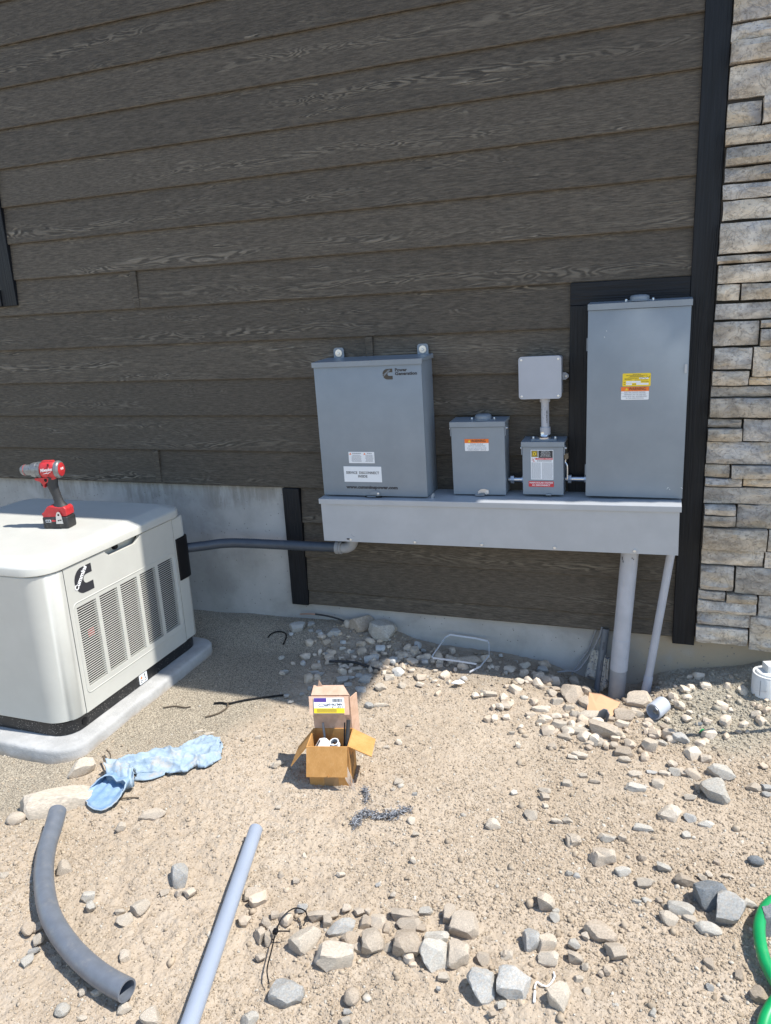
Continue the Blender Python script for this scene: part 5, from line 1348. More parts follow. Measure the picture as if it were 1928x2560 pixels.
o = obj('twisted_cloth', cloth_grid([((-1.872, -1.300), (-1.815, -1.380)), ((-1.820, -1.280), (-1.755, -1.385)), ((-1.765, -1.300), (-1.712, -1.390)), ((-1.728, -1.318), (-1.700, -1.372))], 14, 7, lambda u, t: 0.012 + 0.026 * math.sin(math.pi * u) + 0.014 * abs(math.sin(7 * u + 5 * t)) + 0.016 * max(0.0, ridge(u * 3, t * 4, 2)) ** 2), M['denim'], rag, smooth='all'); mo = o.modifiers.new('thick', 'SOLIDIFY'); mo.thickness = 0.0022
rim = [(-1.832, -1.440, .026), (-1.826, -1.470, .016), (-1.800, -1.496, .012), (-1.765, -1.512, .010), (-1.728, -1.512, .010), (-1.700, -1.492, .018), (-1.690, -1.455, .034), (-1.694, -1.418, .050), (-1.716, -1.400, .054), (-1.742, -1.404, .047), (-1.772, -1.392, .055), (-1.800, -1.398, .054), (-1.820, -1.416, .042)]
rim = catmull(rim + [rim[0]], 4)[:-1]
rim = [p + Vector((0.003 * mnoise.noise((i * 0.7, 0, 1)), 0.003 * mnoise.noise((i * 0.7, 3, 1)), 0.003 * mnoise.noise((i * 0.7, 6, 1)))) for i, p in enumerate(rim)]
ci = Vector((-1.757, -1.425, 0.024)); dp_ = Vector((-0.012, 0.075, 0.004))
def cuff_ring(t_):
    out = []
    for i, p in enumerate(rim):
        q = p - ci
        q.z *= (1 - 0.62 * t_); q.x *= (1 - 0.22 * t_); q.y *= (1 - 0.72 * t_)
        out.append(ci + q + dp_ * t_ + Vector((0, 0, 0.004 * math.sin(i * 1.3) * t_)))
    return out
bm = bmesh.new(); rings = [[bm.verts.new(p) for p in cuff_ring(t_)] for t_ in (0, 0.12, 0.3, 0.55, 0.8, 1.0)]
for a, b in zip(rings[:-1], rings[1:]):
    for i in range(len(a)): bm.faces.new((a[i], a[(i + 1) % len(a)], b[(i + 1) % len(a)], b[i]))
bm.faces.new(rings[-1]); bmesh.ops.recalc_face_normals(bm, faces=bm.faces[:])
o = obj('cuff', bm, M['denim_in'], rag, smooth='all'); mo = o.modifiers.new('thick', 'SOLIDIFY'); mo.thickness = 0.004; mo.offset = 0
obj('cuff_hem', tube(rim + [rim[0]], 0.0027, 6), M['denim'], rag, smooth='all')

# ================================================================== PIPES AND SCRAPS ON THE GROUND
def strip_z(pts, up): return [(x, y, gz_s(x, y) + up) for x, y in pts]
cp = thing('curved_conduit', 'dark grey bent length of conduit lying in the lower left dirt', 'conduit', (0, 0, 0))
cpts = catmull([(-1.822, -1.602, 0.052), (-1.788, -1.660, 0.042), (-1.738, -1.745, 0.034), (-1.650, -1.850, 0.033), (-1.528, -1.955, 0.033), (-1.390, -2.030, 0.033), (-1.262, -2.075, 0.033), (-1.162, -2.094, 0.034)], 14)
obj('pipe', tube(cpts, [0.0280 + (0.00025 if i % 2 else -0.00025) for i in range(len(cpts))], 24, inner=0.84), M['flex_grey'], cp, smooth=True)
sc_ = thing('straight_conduit', 'straight light blue grey conduit running off the bottom edge of the dirt', 'conduit', (0, 0, 0))
obj('pipe', tube([(-1.150, -1.478, 0.032), (-1.06, -1.79, 0.0305), (-0.972, -2.100, 0.029), (-0.885, -2.405, 0.028)], 0.0215, 24, inner=0.86), paint('conduit_light', (0.285, 0.325, 0.395), 0.42, 0.04, dust=0.12), sc_, smooth=True)
gh = thing('garden_hose', 'green garden hose looping in at the lower right edge', 'hose', (0, 0, 0))
obj('hose', tube(catmull([(2.6, -1.9, 0.02), (1.9, -1.45, 0.02), (1.2, -1.28, 0.025), (0.72, -1.24, 0.03), (0.52, -1.27, 0.03), (0.39, -1.315, 0.035), (0.325, -1.375, 0.045), (0.292, -1.455, 0.050), (0.287, -1.53, 0.045), (0.300, -1.595, 0.034), (0.330, -1.650, 0.028), (0.40, -1.695, 0.026), (0.46, -1.690, 0.026), (0.8, -1.80, 0.022), (1.4, -2.3, 0.02)], 9), 0.0145, 14), M['hose'], gh, smooth='all')
obj('hose', tube(catmull([(1.1, -1.52, 0.022), (0.50, -1.60, 0.03), (0.40, -1.625, 0.045), (0.325, -1.662, 0.050), (0.283, -1.715, 0.035), (0.263, -1.79, 0.024), (0.262, -1.90, 0.022), (0.30, -2.02, 0.022), (0.55, -2.5, 0.02)], 9), 0.0145, 14), M['hose'], gh, smooth='all')

# pipe coupling lying in the rubble
kc = thing('pipe_coupling', 'short pale grey pipe coupling lying open end forward in the rubble', 'pipe coupling', (0, 0, 0))
kz = gz_s(0.04, -0.385) + 0.029
obj('coupling', tube([(0.022, -0.416, kz), (0.024, -0.413, kz), (0.041, -0.383, kz + 0.002), (0.058, -0.352, kz + 0.004)], [0.0318, 0.0332, 0.0332, 0.0326], 32, inner=0.87), paint('coupling_grey', (0.44, 0.47, 0.52), 0.45, 0.04), kc, smooth=True)
# white square plugged cleanout
cz = gz(0.43, -0.17)
co_ = thing('cleanout_cap', 'white plastic cleanout pipe with a square plug rising from the gravel at the right', 'cleanout', (0.455, -0.175, cz - 0.026))
obj('pipe', tube([(0, 0, -0.08), (0, 0, 0.092), (0, 0, 0.094)], [0.0655, 0.0655, 0.064], 36), M['pvc_white'], co_, smooth=True)
bm = bmesh.new(); add_lathe(bm, [(0.0645, 0.094), (0.0635, 0.100), (0.058, 0.101), (0.057, 0.097), (0.052, 0.0965), (0.0515, 0.106), (0.048, 0.1085), (0.0, 0.109)], (0, 0, 0), (0, 0, 1), 36); pg = obj('plug', bm, M['pvc_white'], co_, smooth=True)
bm = bmesh.new(); add_box(bm, -0.024, 0.024, -0.024, 0.024, 0.108, 0.140, 0.003, 2, Matrix.Rotation(0.35, 4, 'Z')); obj('square_head', bm, M['pvc_white'], pg, smooth=True)
bm = bmesh.new(); add_box(bm, -0.0405, -0.0385, -0.0540, -0.0515, 0.02, 0.085, 0, 1); add_box(bm, -0.058, -0.015, -0.0635, -0.0632, 0.0455, 0.0462); obj('seam', bm, M['pvc_mid'], co_)

# things standing along the foundation
dp = thing('conduit_stub', 'dark grey printed conduit stub leaning against the foundation beside the riser pipe', 'pipe', (0, 0, 0))
da, db = Vector((-0.1885, -0.008, 0.176)), Vector((-0.2155, -0.078, -0.13))
obj('pipe', tube([da, da.lerp(db, 0.5), db], 0.0165, 20, inner=0.8), M['pvc_dark'], dp, smooth=True)
dd = (da - db).normalized()
for tx, f_, wd in (('90 NI/C', 0.24, 0.048), ('JM EAGLE SCH 40', 0.52, 0.09)):
    me = text_mesh(tx, 0.011 if wd < 0.06 else 0.006, 0.0002, extr=0.0001)
    c_ = da.lerp(db, f_); yv = Vector((1, 0, 0)); zv = dd.cross(yv).normalized(); 
    if zv.y > 0: zv = -zv
    yv = zv.cross(dd)
    mm = Matrix((( -dd.x, -yv.x, zv.x, c_.x + zv.x * 0.0168), (-dd.y, -yv.y, zv.y, c_.y + zv.y * 0.0168), (-dd.z, -yv.z, zv.z, c_.z + zv.z * 0.0168), (0, 0, 0, 1)))
    me.transform(mm); me.materials.clear(); me.materials.append(M['ink']); obj('lettering', me, None, dp)
fc_ = thing('foundation_cable', 'pair of thin grey cables hanging down the foundation into the rubble', 'cable', (0, 0, 0))
obj('cable', tube(catmull([(-0.205, -0.002, 0.180), (-0.214, -0.010, 0.140), (-0.245, -0.018, 0.065), (-0.285, -0.026, -0.006), (-0.312, -0.04, -0.030), (-0.345, -0.055, -0.026), (-0.39, -0.07, -0.03)], 7), 0.0046, 8), M['cable_grey'], fc_, smooth='all')
obj('cable', tube(catmull([(-0.226, 0.010, 0.180), (-0.244, 0.006, 0.118), (-0.265, 0.0, 0.055), (-0.302, -0.014, 0.000), (-0.330, -0.04, -0.05)], 7), 0.0040, 8), M['cable_grey'], fc_, smooth='all')
def crumple(nm, pts, label, dep=0.012, seed=0):
    c4_ = [Vector(p) for p in pts]; bm = bmesh.new(); g = []
    for j in range(13):
        v = j / 12; row = []
        for i in range(9):
            u = i / 8; p = c4_[0].lerp(c4_[1], u).lerp(c4_[3].lerp(c4_[2], u), v)
            p += Vector((0.004 * mnoise.noise((u * 5, v * 6, seed)), dep * mnoise.noise((u * 4 + 3, v * 5, seed + 2)) + 0.6 * dep * mnoise.noise((u * 11, v * 3, seed)), 0.006 * mnoise.noise((u * 5, v * 6, seed + 7))))
            row.append(bm.verts.new(p))
        g.append(row)
    for a, b in zip(g[:-1], g[1:]):
        for i in range(8): bm.faces.new((a[i], a[i + 1], b[i + 1], b[i]))
    o = obj(nm, bm, M['bagpaper'], smooth='all'); mo = o.modifiers.new('thick', 'SOLIDIFY'); mo.thickness = 0.002
    return tag(o, label, 'paper scrap')
crumple('torn_bag', [(-0.243, -0.022, 0.080), (-0.212, -0.022, 0.072), (-0.222, -0.05, -0.05), (-0.272, -0.05, -0.05)], 'torn printed paper bag wedged behind the dark conduit stub', 0.016, 1)
crumple('torn_bag', [(-0.186, -0.055, 0.072), (-0.166, -0.058, 0.060), (-0.170, -0.090, -0.065), (-0.205, -0.095, -0.095)], 'twisted paper strip between the dark conduit stub and the thick riser pipe', 0.018, 5)
# orange cardboard scrap and dark bracket in the rubble
def sheet(pts, th_, mat, nm, label, cat):
    P = [Vector(p) for p in pts]; nn = (P[1] - P[0]).cross(P[2] - P[0]).normalized() * th_
    bm = bmesh.new(); a = [bm.verts.new(p) for p in P]; b = [bm.verts.new(p - nn) for p in P]
    bm.faces.new(a); bm.faces.new(b[::-1])
    for i in range(len(P)): bm.faces.new((a[i], b[i], b[(i + 1) % len(P)], a[(i + 1) % len(P)]))
    bmesh.ops.recalc_face_normals(bm, faces=bm.faces[:])
    return tag(obj(nm, bm, M[mat]), label, cat)
sheet([(-0.226, -0.352, 0.040), (-0.180, -0.364, 0.046), (-0.102, -0.392, 0.034), (-0.128, -0.470, 0.010), (-0.175, -0.475, 0.012), (-0.226, -0.470, 0.004)], 0.003, 'tan_card', 'cardboard_scrap', 'flat orange brown cardboard scrap half buried in the rubble', 'cardboard')
bk_ = thing('metal_bracket', 'small dark grey metal bracket poking out between the rubble rocks', 'bracket', (-0.168, -0.488, gz(-0.168, -0.49) + 0.028), (0.25, 0.1, 0.5))
obj('plate', prism([(-0.018, -0.03), (0.016, -0.03), (0.020, 0.024), (0.004, 0.030), (-0.012, 0.018)], 'xz', -0.002, 0.002), M['pvc_dark'], bk_)
obj('flange', box(0.0165, 0.0205, -0.022, 0.0018, -0.03, 0.022), M['pvc_dark'], bk_)
# bent white strap
stp = [(-0.735, -0.200, 0.028), (-0.830, -0.196, 0.030), (-0.940, -0.192, 0.030), (-0.948, -0.186, 0.032), (-0.925, -0.030, 0.062), (-0.905, -0.012, 0.070), (-0.780, -0.012, 0.064), (-0.722, -0.020, 0.060), (-0.712, -0.036, 0.056), (-0.700, -0.090, 0.022), (-0.716, -0.205, 0.020), (-0.752, -0.255, 0.014)]
stp = [(x, y, max(z_, gz(x, y) + 0.008)) for x, y, z_ in stp]
bm = bmesh.new(); ring = []
for i, p in enumerate(stp):
    p = Vector(p); ring.append([bm.verts.new(p + Vector((0, 0, dz)) + Vector((dx, dx, 0))) for dx, dz in ((0, 0), (0, 0.0085), (0.0018, 0.0085), (0.0018, 0))])
for a, b in zip(ring[:-1], ring[1:]):
    for k in range(4): bm.faces.new((a[k], a[(k + 1) % 4], b[(k + 1) % 4], b[k]))
bm.faces.new(ring[0]); bm.faces.new(ring[-1][::-1]); bmesh.ops.recalc_face_normals(bm, faces=bm.faces[:])
tag(obj('plastic_strap', bm, M['strap']), 'white plastic packing strap bent into a square on the shaded rubble', 'strap')
def wire(nm, label, cat, pts, r, mat, up=None, seg=8):
    P = [(p[0], p[1], (gz(p[0], p[1]) + up + (p[2] if len(p) > 2 else 0))) for p in pts] if up is not None else pts
    return tag(obj(nm, tube(catmull(P, 6), r, seg), M[mat], smooth='all'), label, cat)
zt = thing('zip_tie', 'black zip tie looped and stuck up beside the cream boulder of the stone row', 'zip tie', (0, 0, 0))
obj('strap', tube(catmull([(-0.849, -1.957, 0.012), (-0.871, -1.925, 0.016), (-0.887, -1.871, 0.018), (-0.904, -1.811, 0.020), (-0.907, -1.767, 0.024), (-0.888, -1.735, 0.028), (-0.858, -1.734, 0.028), (-0.842, -1.752, 0.026), (-0.842, -1.775, 0.02)], 6), 0.0019, 6), M['black'], zt, smooth='all')
obj('tail', tube([(-0.904, -1.814, 0.021), (-0.866, -1.806, 0.024)], 0.0019, 6), M['black'], zt)
obj('head', box(-0.911, -0.898, -1.822, -1.808, 0.015, 0.027, 0.002, 1), M['black'], zt)
wire('cable_scrap', 'long straight black cable scrap crossing the shadow edge beside the pad', 'cable offcut', [(-1.745, -0.778), (-1.716, -0.766), (-1.681, -0.762), (-1.616, -0.713), (-1.487, -0.631)], 0.0042, 'black', 0.007)
wire('cable_scrap', 'curled brown strip branching from the long black cable scrap', 'strip', [(-1.683, -0.768, 0.006), (-1.671, -0.797), (-1.683, -0.846), (-1.719, -0.886)], 0.0034, 'twig', 0.006)
wire('twig', 'thin brown twig on the sand beside the concrete pad', 'twig', [(-1.941, -0.864), (-1.898, -0.841), (-1.852, -0.841), (-1.830, -0.826)], 0.0028, 'twig', 0.005)
wire('dark_stick', 'dark brown stick pointing into the sunlight in the shaded rubble', 'stick', [(-1.410, -0.312), (-1.302, -0.298), (-1.222, -0.313), (-1.150, -0.338)], 0.0060, 'rubber', 0.018)
cw_ = thing('copper_wire', 'black cable with a bare copper end lying along the foundation', 'wire', (0, 0, 0))
obj('bare_end', tube(catmull([(-1.700, -0.012, 0.106), (-1.66, -0.014, 0.112), (-1.612, -0.014, 0.115)], 5), 0.0030, 7), M['copper'], cw_, smooth='all')
obj('insulation', tube(catmull([(-1.612, -0.014, 0.115), (-1.545, -0.016, 0.112), (-1.484, -0.020, 0.104), (-1.42, -0.028, 0.088), (-1.375, -0.034, 0.070)], 6), 0.0048, 8), M['rubber'], cw_, smooth='all')
wire('wire_loop', 'small curled black wire on the shaded sand near the foundation', 'wire', [(-1.806, -0.175), (-1.797, -0.147), (-1.767, -0.130), (-1.728, -0.138), (-1.709, -0.164), (-1.703, -0.210)], 0.0034, 'black', 0.006)
wire('twig', 'short dark twig standing beside the twisted end of the denim rag', 'twig', [(-1.915, -1.270, 0.03), (-1.880, -1.300, 0.012), (-1.850, -1.330, 0.0)], 0.0040, 'twig', 0.006)
wire('twig', 'long thin dark twig curving out from behind the denim rag', 'twig', [(-1.940, -1.222, 0.02), (-1.895, -1.255, 0.03), (-1.865, -1.300, 0.014), (-1.845, -1.335, 0.0)], 0.0028, 'twig', 0.006)
wire('twig', 'thin twig lying right of the open denim cuff', 'twig', [(-1.713, -1.432), (-1.680, -1.418), (-1.655, -1.406)], 0.0024, 'twig', 0.006)
wire('fibre_scrap', 'white torn fibre strip bent round below the stone group', 'fibre scrap', [(-0.227, -1.778), (-0.224, -1.760), (-0.210, -1.766), (-0.196, -1.762), (-0.186, -1.735), (-0.190, -1.716)], 0.0022, 'paper', 0.006)
wire('fibre_scrap', 'short straight white fibre strip beside the bent one', 'fibre scrap', [(-0.222, -1.815), (-0.225, -1.785)], 0.0030, 'paper', 0.006)
o = sheet([(-0.800, -0.395, 0.03), (-0.770, -0.400, 0.034), (-0.745, -0.375, 0.030), (-0.768, -0.362, 0.034), (-0.790, -0.372, 0.03)], 0.003, 'paper', 'plastic_scrap', 'crumpled white plastic scrap in the sun near the shadow edge', 'plastic scrap')
sheet([(0.186, -0.488, gz(.19, -.49) + 0.012), (0.196, -0.482, gz(.19, -.49) + 0.014), (0.206, -0.462, gz(.2, -.47) + 0.013), (0.198, -0.462, gz(.2, -.47) + 0.012)], 0.003, 'hose', 'green_scrap', 'tiny green plastic scrap on the gravel left of the white cleanout', 'plastic scrap')
# fuzzy grey fibre rope
def fluff(pts, label, seed, nn=260, w_=0.016):
    P = catmull([(x, y, gz(x, y) + 0.008) for x, y in pts], 10); r = random.Random(seed); bm = bmesh.new()
    for i in range(nn):
        p = r.choice(P) + Vector((r.gauss(0, w_ * 0.5), r.gauss(0, w_ * 0.5), abs(r.gauss(0, 0.006))))
        d = Vector((r.uniform(-1, 1), r.uniform(-1, 1), r.uniform(-0.3, 0.7))) * 0.010
        add_tube(bm, [p - d, p + Vector((r.gauss(0, .003), r.gauss(0, .003), .002)), p + d], 0.0011, 3, cap=False)
    return tag(obj('fibre_rope', bm, M['fluff'], smooth='all'), label, 'fibre')
fluff([(-0.870, -1.338), (-0.866, -1.292), (-0.841, -1.268)], 'left grey tuft of frayed fibre in front of the cardboard box', 1, 150)
fluff([(-0.822, -1.285), (-0.79, -1.267), (-0.761, -1.254), (-0.728, -1.216)], 'right grey tuft of frayed fibre in front of the cardboard box', 2, 200)
fluff([(-0.905, -1.165), (-0.888, -1.180), (-0.876, -1.215)], 'wispy grey fibre strand right of the cardboard box', 3, 60, 0.008)

# added pole past the right edge, unseen, placed to cast the thin gravel shadow
caster = obj('shadow_pole', tube([(1.06, -0.150, -0.05), (0.585, -0.505, 0.92)], 0.0105, 8), M['wood']); tag(caster, 'added leaning pole, unseen past the right edge, casting the thin gravel shadow', 'shadow caster')

# ================================================================== ROCKS
ROCKS = [
(-1.900,-1.520,0.232,0.091,0.073,48,'c','large flat cream slab of rock under the end of the blue denim rag'),
(-1.968,-1.334,0.100,0.052,0.042,46,'c','pale rock lying on the sand just off the near corner of the concrete pad'),
(-1.981,-1.631,0.059,0.042,0.034,51,'t','rounded tan cobble at the left edge beside the cream slab'),
(-1.285,-1.700,0.047,0.056,0.045,40,'g','upright stone with a dark grey face, left of the straight grey conduit'),
(-1.504,-1.840,0.039,0.029,0.023,47,'w',''),
(-1.468,-1.869,0.024,0.031,0.025,47,'w',''),
(-1.295,-1.762,0.029,0.019,0.016,41,'t',''),
(-1.254,-1.750,0.025,0.019,0.016,40,'t',''),
(-1.221,-1.743,0.034,0.029,0.023,39,'t',''),
(-1.325,-1.834,0.052,0.038,0.030,43,'c','pale wedge shaped stone midway between the curved pipe and the straight conduit'),
(-1.375,-1.858,0.028,0.019,0.015,45,'c',''),
(-1.341,-1.883,0.044,0.030,0.024,45,'c',''),
(-1.579,-1.991,0.035,0.035,0.028,52,'b',''),
(-1.560,-1.967,0.037,0.026,0.021,51,'b',''),
(-1.528,-2.005,0.027,0.031,0.025,51,'c',''),
(-1.512,-2.038,0.031,0.016,0.013,52,'g',''),
(-1.502,-2.069,0.033,0.026,0.021,52,'w',''),
(-1.260,-1.982,0.026,0.031,0.025,45,'c',''),
(-1.259,-2.090,0.031,0.020,0.016,48,'c',''),
(-1.296,-2.101,0.019,0.018,0.015,49,'c',''),
(-1.305,-2.161,0.035,0.031,0.024,50,'w','greenish white oval stone below the curved pipe near the bottom edge'),
(-1.246,-2.161,0.022,0.013,0.011,49,'c',''),
(-1.166,-2.108,0.035,0.024,0.019,46,'c',''),
(-1.082,-2.117,0.048,0.038,0.030,44,'c','blocky cream rock at the bottom edge just left of the straight conduit'),
(-1.814,-1.847,0.031,0.025,0.020,53,'c',''),
(-1.653,-1.770,0.046,0.054,0.043,48,'t',''),
(-1.546,-1.476,0.090,0.037,0.029,41,'t',''),
(-1.613,-1.558,0.033,0.029,0.023,44,'c',''),
(-1.685,-0.989,0.040,0.014,0.011,37,'c',''),
(-1.635,-0.989,0.037,0.014,0.011,36,'c',''),
(-1.275,-1.110,0.034,0.020,0.016,31,'c',''),
(-1.044,-1.692,0.053,0.031,0.025,34,'t','flat tan slab touching the right side of the straight grey conduit'),
(-0.957,-1.775,0.028,0.029,0.023,33,'t',''),
(-0.953,-1.816,0.027,0.039,0.031,34,'t',''),
(-0.927,-1.822,0.018,0.032,0.025,33,'t',''),
(-0.924,-1.795,0.027,0.029,0.023,33,'t',''),
(-0.827,-1.707,0.060,0.029,0.023,28,'t','brown wedge rock at the back left of the row of stones'),
(-0.751,-1.733,0.077,0.036,0.028,27,'g','long grey fronted rock behind the biggest boulder of the row'),
(-0.824,-1.805,0.084,0.056,0.045,30,'c','cream boulder at the left end of the stone row, beside the zip tie'),
(-0.731,-1.825,0.099,0.064,0.052,27,'c','biggest pale boulder at the front of the row of stones'),
(-0.649,-1.761,0.061,0.062,0.050,24,'t','tall tan block in the middle of the row of stones'),
(-0.558,-1.742,0.076,0.065,0.052,20,'b','brown triangular rock pointing down in the row of stones'),
(-0.484,-1.756,0.073,0.064,0.051,18,'w','whitish slanted block right of the brown triangular rock'),
(-0.496,-1.690,0.062,0.028,0.022,18,'w','small pale grey rock tucked above the whitish slanted block'),
(-0.428,-1.733,0.053,0.060,0.048,16,'t','tan rock with a notched top at the right end of the stone row'),
(-0.434,-1.639,0.074,0.053,0.042,15,'t','squared tan block at the upper right of the stone row'),
(-0.601,-1.640,0.071,0.036,0.029,21,'t','tan rock at the back of the stone row, behind the brown triangular rock'),
(-0.580,-1.673,0.065,0.032,0.026,20,'t','tan slab leaning directly on the brown triangular rock'),
(-0.550,-1.611,0.037,0.018,0.015,19,'w',''),
(-0.481,-1.610,0.039,0.043,0.035,16,'t',''),
(-0.663,-1.689,0.045,0.039,0.032,23,'t',''),
(-0.709,-1.765,0.051,0.038,0.031,26,'b',''),
(-0.684,-1.781,0.026,0.026,0.021,25,'t',''),
(-0.610,-1.754,0.026,0.026,0.021,22,'c',''),
(-0.697,-1.698,0.036,0.032,0.026,24,'b',''),
(-0.796,-1.721,0.027,0.033,0.026,28,'t',''),
(-0.790,-1.695,0.028,0.022,0.018,27,'t',''),
(-0.725,-1.666,0.030,0.022,0.018,25,'t',''),
(-0.763,-1.665,0.026,0.022,0.018,26,'t',''),
(-0.703,-1.657,0.019,0.018,0.015,24,'t',''),
(-0.635,-1.697,0.023,0.025,0.020,22,'b',''),
(-0.544,-1.670,0.027,0.018,0.014,19,'b',''),
(-0.886,-1.698,0.031,0.026,0.021,30,'g',''),
(-0.350,-1.808,0.067,0.064,0.051,14,'g','grey rock with a tan patch, nearest the white fibre scraps on their left'),
(-0.365,-1.724,0.034,0.030,0.024,14,'t',''),
(-0.645,-1.918,0.037,0.038,0.031,26,'b','rounded brown stone standing alone below the stone row'),
(-0.643,-1.953,0.020,0.013,0.010,27,'g',''),
(-0.804,-1.956,0.082,0.061,0.049,32,'g','grey flat rock half buried below the zip tie'),
(-0.639,-1.980,0.030,0.020,0.016,27,'c',''),
(-0.856,-2.044,0.040,0.034,0.027,36,'w',''),
(-0.448,-1.798,0.029,0.016,0.013,17,'c',''),
(-0.309,-1.696,0.030,0.027,0.021,11,'c',''),
(-0.452,-1.832,0.012,0.010,0.008,18,'g',''),
(-0.312,-1.865,0.020,0.014,0.011,13,'b',''),
(-0.298,-1.838,0.014,0.016,0.012,12,'w',''),
(-0.829,-1.550,0.027,0.016,0.013,26,'c',''),
(-0.670,-1.320,0.024,0.012,0.010,19,'c',''),
(-0.643,-1.433,0.018,0.020,0.016,20,'c',''),
(-0.964,-1.515,0.015,0.023,0.018,29,'c',''),
(-1.049,-1.428,0.021,0.017,0.014,30,'t',''),
(-0.999,-1.603,0.020,0.024,0.019,31,'t',''),
(-0.946,-1.608,0.020,0.020,0.016,30,'t',''),
(-0.945,-1.741,0.026,0.022,0.018,32,'t',''),
(-0.926,-1.796,0.027,0.025,0.020,33,'t',''),
(-0.917,-1.879,0.026,0.021,0.016,34,'t',''),
(-0.657,-1.578,0.019,0.013,0.011,22,'c',''),
(-0.711,-1.554,0.015,0.012,0.009,23,'g',''),
(-0.239,-1.493,0.045,0.050,0.040,8,'t','tan upright block standing alone right of the stone row'),
(-0.211,-1.540,0.026,0.024,0.019,7,'w',''),
(-0.210,-1.516,0.020,0.014,0.011,7,'w',''),
(-0.224,-1.632,0.059,0.049,0.040,8,'t','tan rock with flat top in the group just above the white fibre scraps'),
(-0.256,-1.640,0.038,0.050,0.040,9,'g','grey streaked sliver on the left of the group above the white fibre scraps'),
(-0.207,-1.680,0.049,0.038,0.031,8,'c',''),
(-0.143,-1.656,0.039,0.031,0.024,5,'t',''),
(-0.152,-1.614,0.031,0.023,0.018,5,'w',''),
(-0.127,-1.580,0.021,0.017,0.013,4,'c',''),
(-0.276,-1.783,0.075,0.062,0.049,11,'g','long blue grey slab lying left of the white fibre scraps'),
(-0.090,-1.559,0.080,0.050,0.040,3,'b','brown flat rock carrying a pale lump, left of the green hose'),
(-0.048,-1.612,0.053,0.039,0.031,2,'t','squarish tan rock just below the brown flat rock'),
(0.181,-1.363,0.084,0.074,0.059,-6,'d','large dark blue grey boulder near the green hose'),
(0.228,-1.405,0.069,0.079,0.063,-7,'g','long grey slab leaning against the dark blue grey boulder'),
(0.106,-1.427,0.067,0.035,0.028,-3,'w','white and grey streaked rock left of the dark blue grey boulder'),
(0.075,-1.468,0.049,0.034,0.027,-2,'c',''),
(0.172,-1.473,0.063,0.032,0.025,-6,'w','grey and white oval rock below the dark blue grey boulder'),
(0.130,-1.450,0.039,0.020,0.016,-4,'c',''),
(0.283,-1.352,0.033,0.021,0.017,-9,'w',''),
(0.312,-1.173,0.042,0.026,0.021,-9,'d','dark grey rounded stone near the right edge above the hose'),
(-0.047,-1.315,0.044,0.030,0.024,1,'w',''),
(0.015,-1.345,0.046,0.029,0.023,0,'c',''),
(0.065,-1.262,0.040,0.026,0.021,-2,'w',''),
(0.121,-1.304,0.059,0.033,0.026,-4,'b',''),
(-0.102,-1.270,0.067,0.046,0.037,3,'t','tan pyramid shaped rock in the open dirt right of centre'),
(-0.197,-1.219,0.042,0.040,0.032,6,'t',''),
(-0.101,-1.176,0.045,0.024,0.019,3,'w',''),
(-0.057,-1.160,0.027,0.020,0.016,2,'t',''),
(0.169,-1.585,0.028,0.024,0.019,-6,'b',''),
(0.273,-1.650,0.038,0.033,0.026,-10,'b','brown stone in the bend of the green hose'),
(-0.167,-1.791,0.052,0.054,0.043,7,'c','pale bent rock at the bottom, right of the white fibre scraps'),
(-0.131,-1.717,0.024,0.019,0.015,5,'c',''),
(-0.118,-1.677,0.016,0.019,0.015,4,'c',''),
(-0.066,-1.673,0.020,0.017,0.014,2,'b',''),
(-0.080,-1.685,0.016,0.013,0.010,3,'b',''),
(0.004,-1.235,0.024,0.023,0.018,0,'b',''),
(0.209,-1.200,0.017,0.015,0.012,-6,'b',''),
(0.234,-1.254,0.032,0.013,0.010,-7,'t',''),
(0.184,-1.261,0.021,0.018,0.015,-5,'c',''),
(0.165,-1.277,0.028,0.015,0.012,-5,'c',''),
(-0.006,-1.419,0.027,0.012,0.010,0,'w',''),
(0.019,-1.412,0.027,0.016,0.013,-1,'w',''),
(0.053,-1.399,0.020,0.016,0.013,-2,'b',''),
(0.314,-1.417,0.051,0.080,0.064,-10,'d','dark greenish rock held inside the loop of the green hose'),
(-0.193,-1.358,0.021,0.017,0.013,6,'w',''),
(-0.172,-1.362,0.021,0.017,0.013,5,'g',''),
(0.041,-1.759,0.015,0.018,0.014,-2,'w',''),
(-0.041,-1.764,0.015,0.009,0.007,2,'w',''),
(-0.107,-1.750,0.017,0.021,0.017,4,'c',''),
(0.167,-1.653,0.019,0.015,0.012,-6,'g',''),
(0.235,-1.604,0.020,0.025,0.020,-8,'b',''),
(-0.308,-1.696,0.029,0.026,0.021,11,'t',''),
(-0.292,-1.834,0.015,0.015,0.012,12,'w',''),
(0.205,-1.673,0.023,0.012,0.010,-7,'c',''),
(-0.146,-0.567,0.127,0.064,0.051,3,'t','large brown grey angular rock at the centre of the rubble by the pipes'),
(-0.082,-0.445,0.082,0.052,0.042,2,'b','rough brown rock right of the buried cardboard scrap'),
(-0.212,-0.479,0.097,0.041,0.032,4,'c','pale oval rock in front of the buried cardboard scrap'),
(-0.031,-0.304,0.100,0.067,0.053,1,'t','big tan boulder behind the grey pipe coupling'),
(-0.322,-0.574,0.061,0.043,0.034,7,'c',''),
(-0.247,-0.594,0.087,0.039,0.031,5,'c',''),
(-0.037,-0.405,0.052,0.044,0.035,1,'c',''),
(-0.300,-0.351,0.087,0.080,0.064,6,'b','brown earthy boulder half in shade left of the cardboard scrap'),
(-0.352,-0.416,0.057,0.036,0.029,7,'c',''),
(-0.272,-0.480,0.042,0.035,0.028,6,'c',''),
(-0.300,-0.445,0.049,0.030,0.024,6,'c',''),
(-0.391,-0.565,0.045,0.034,0.028,8,'c',''),
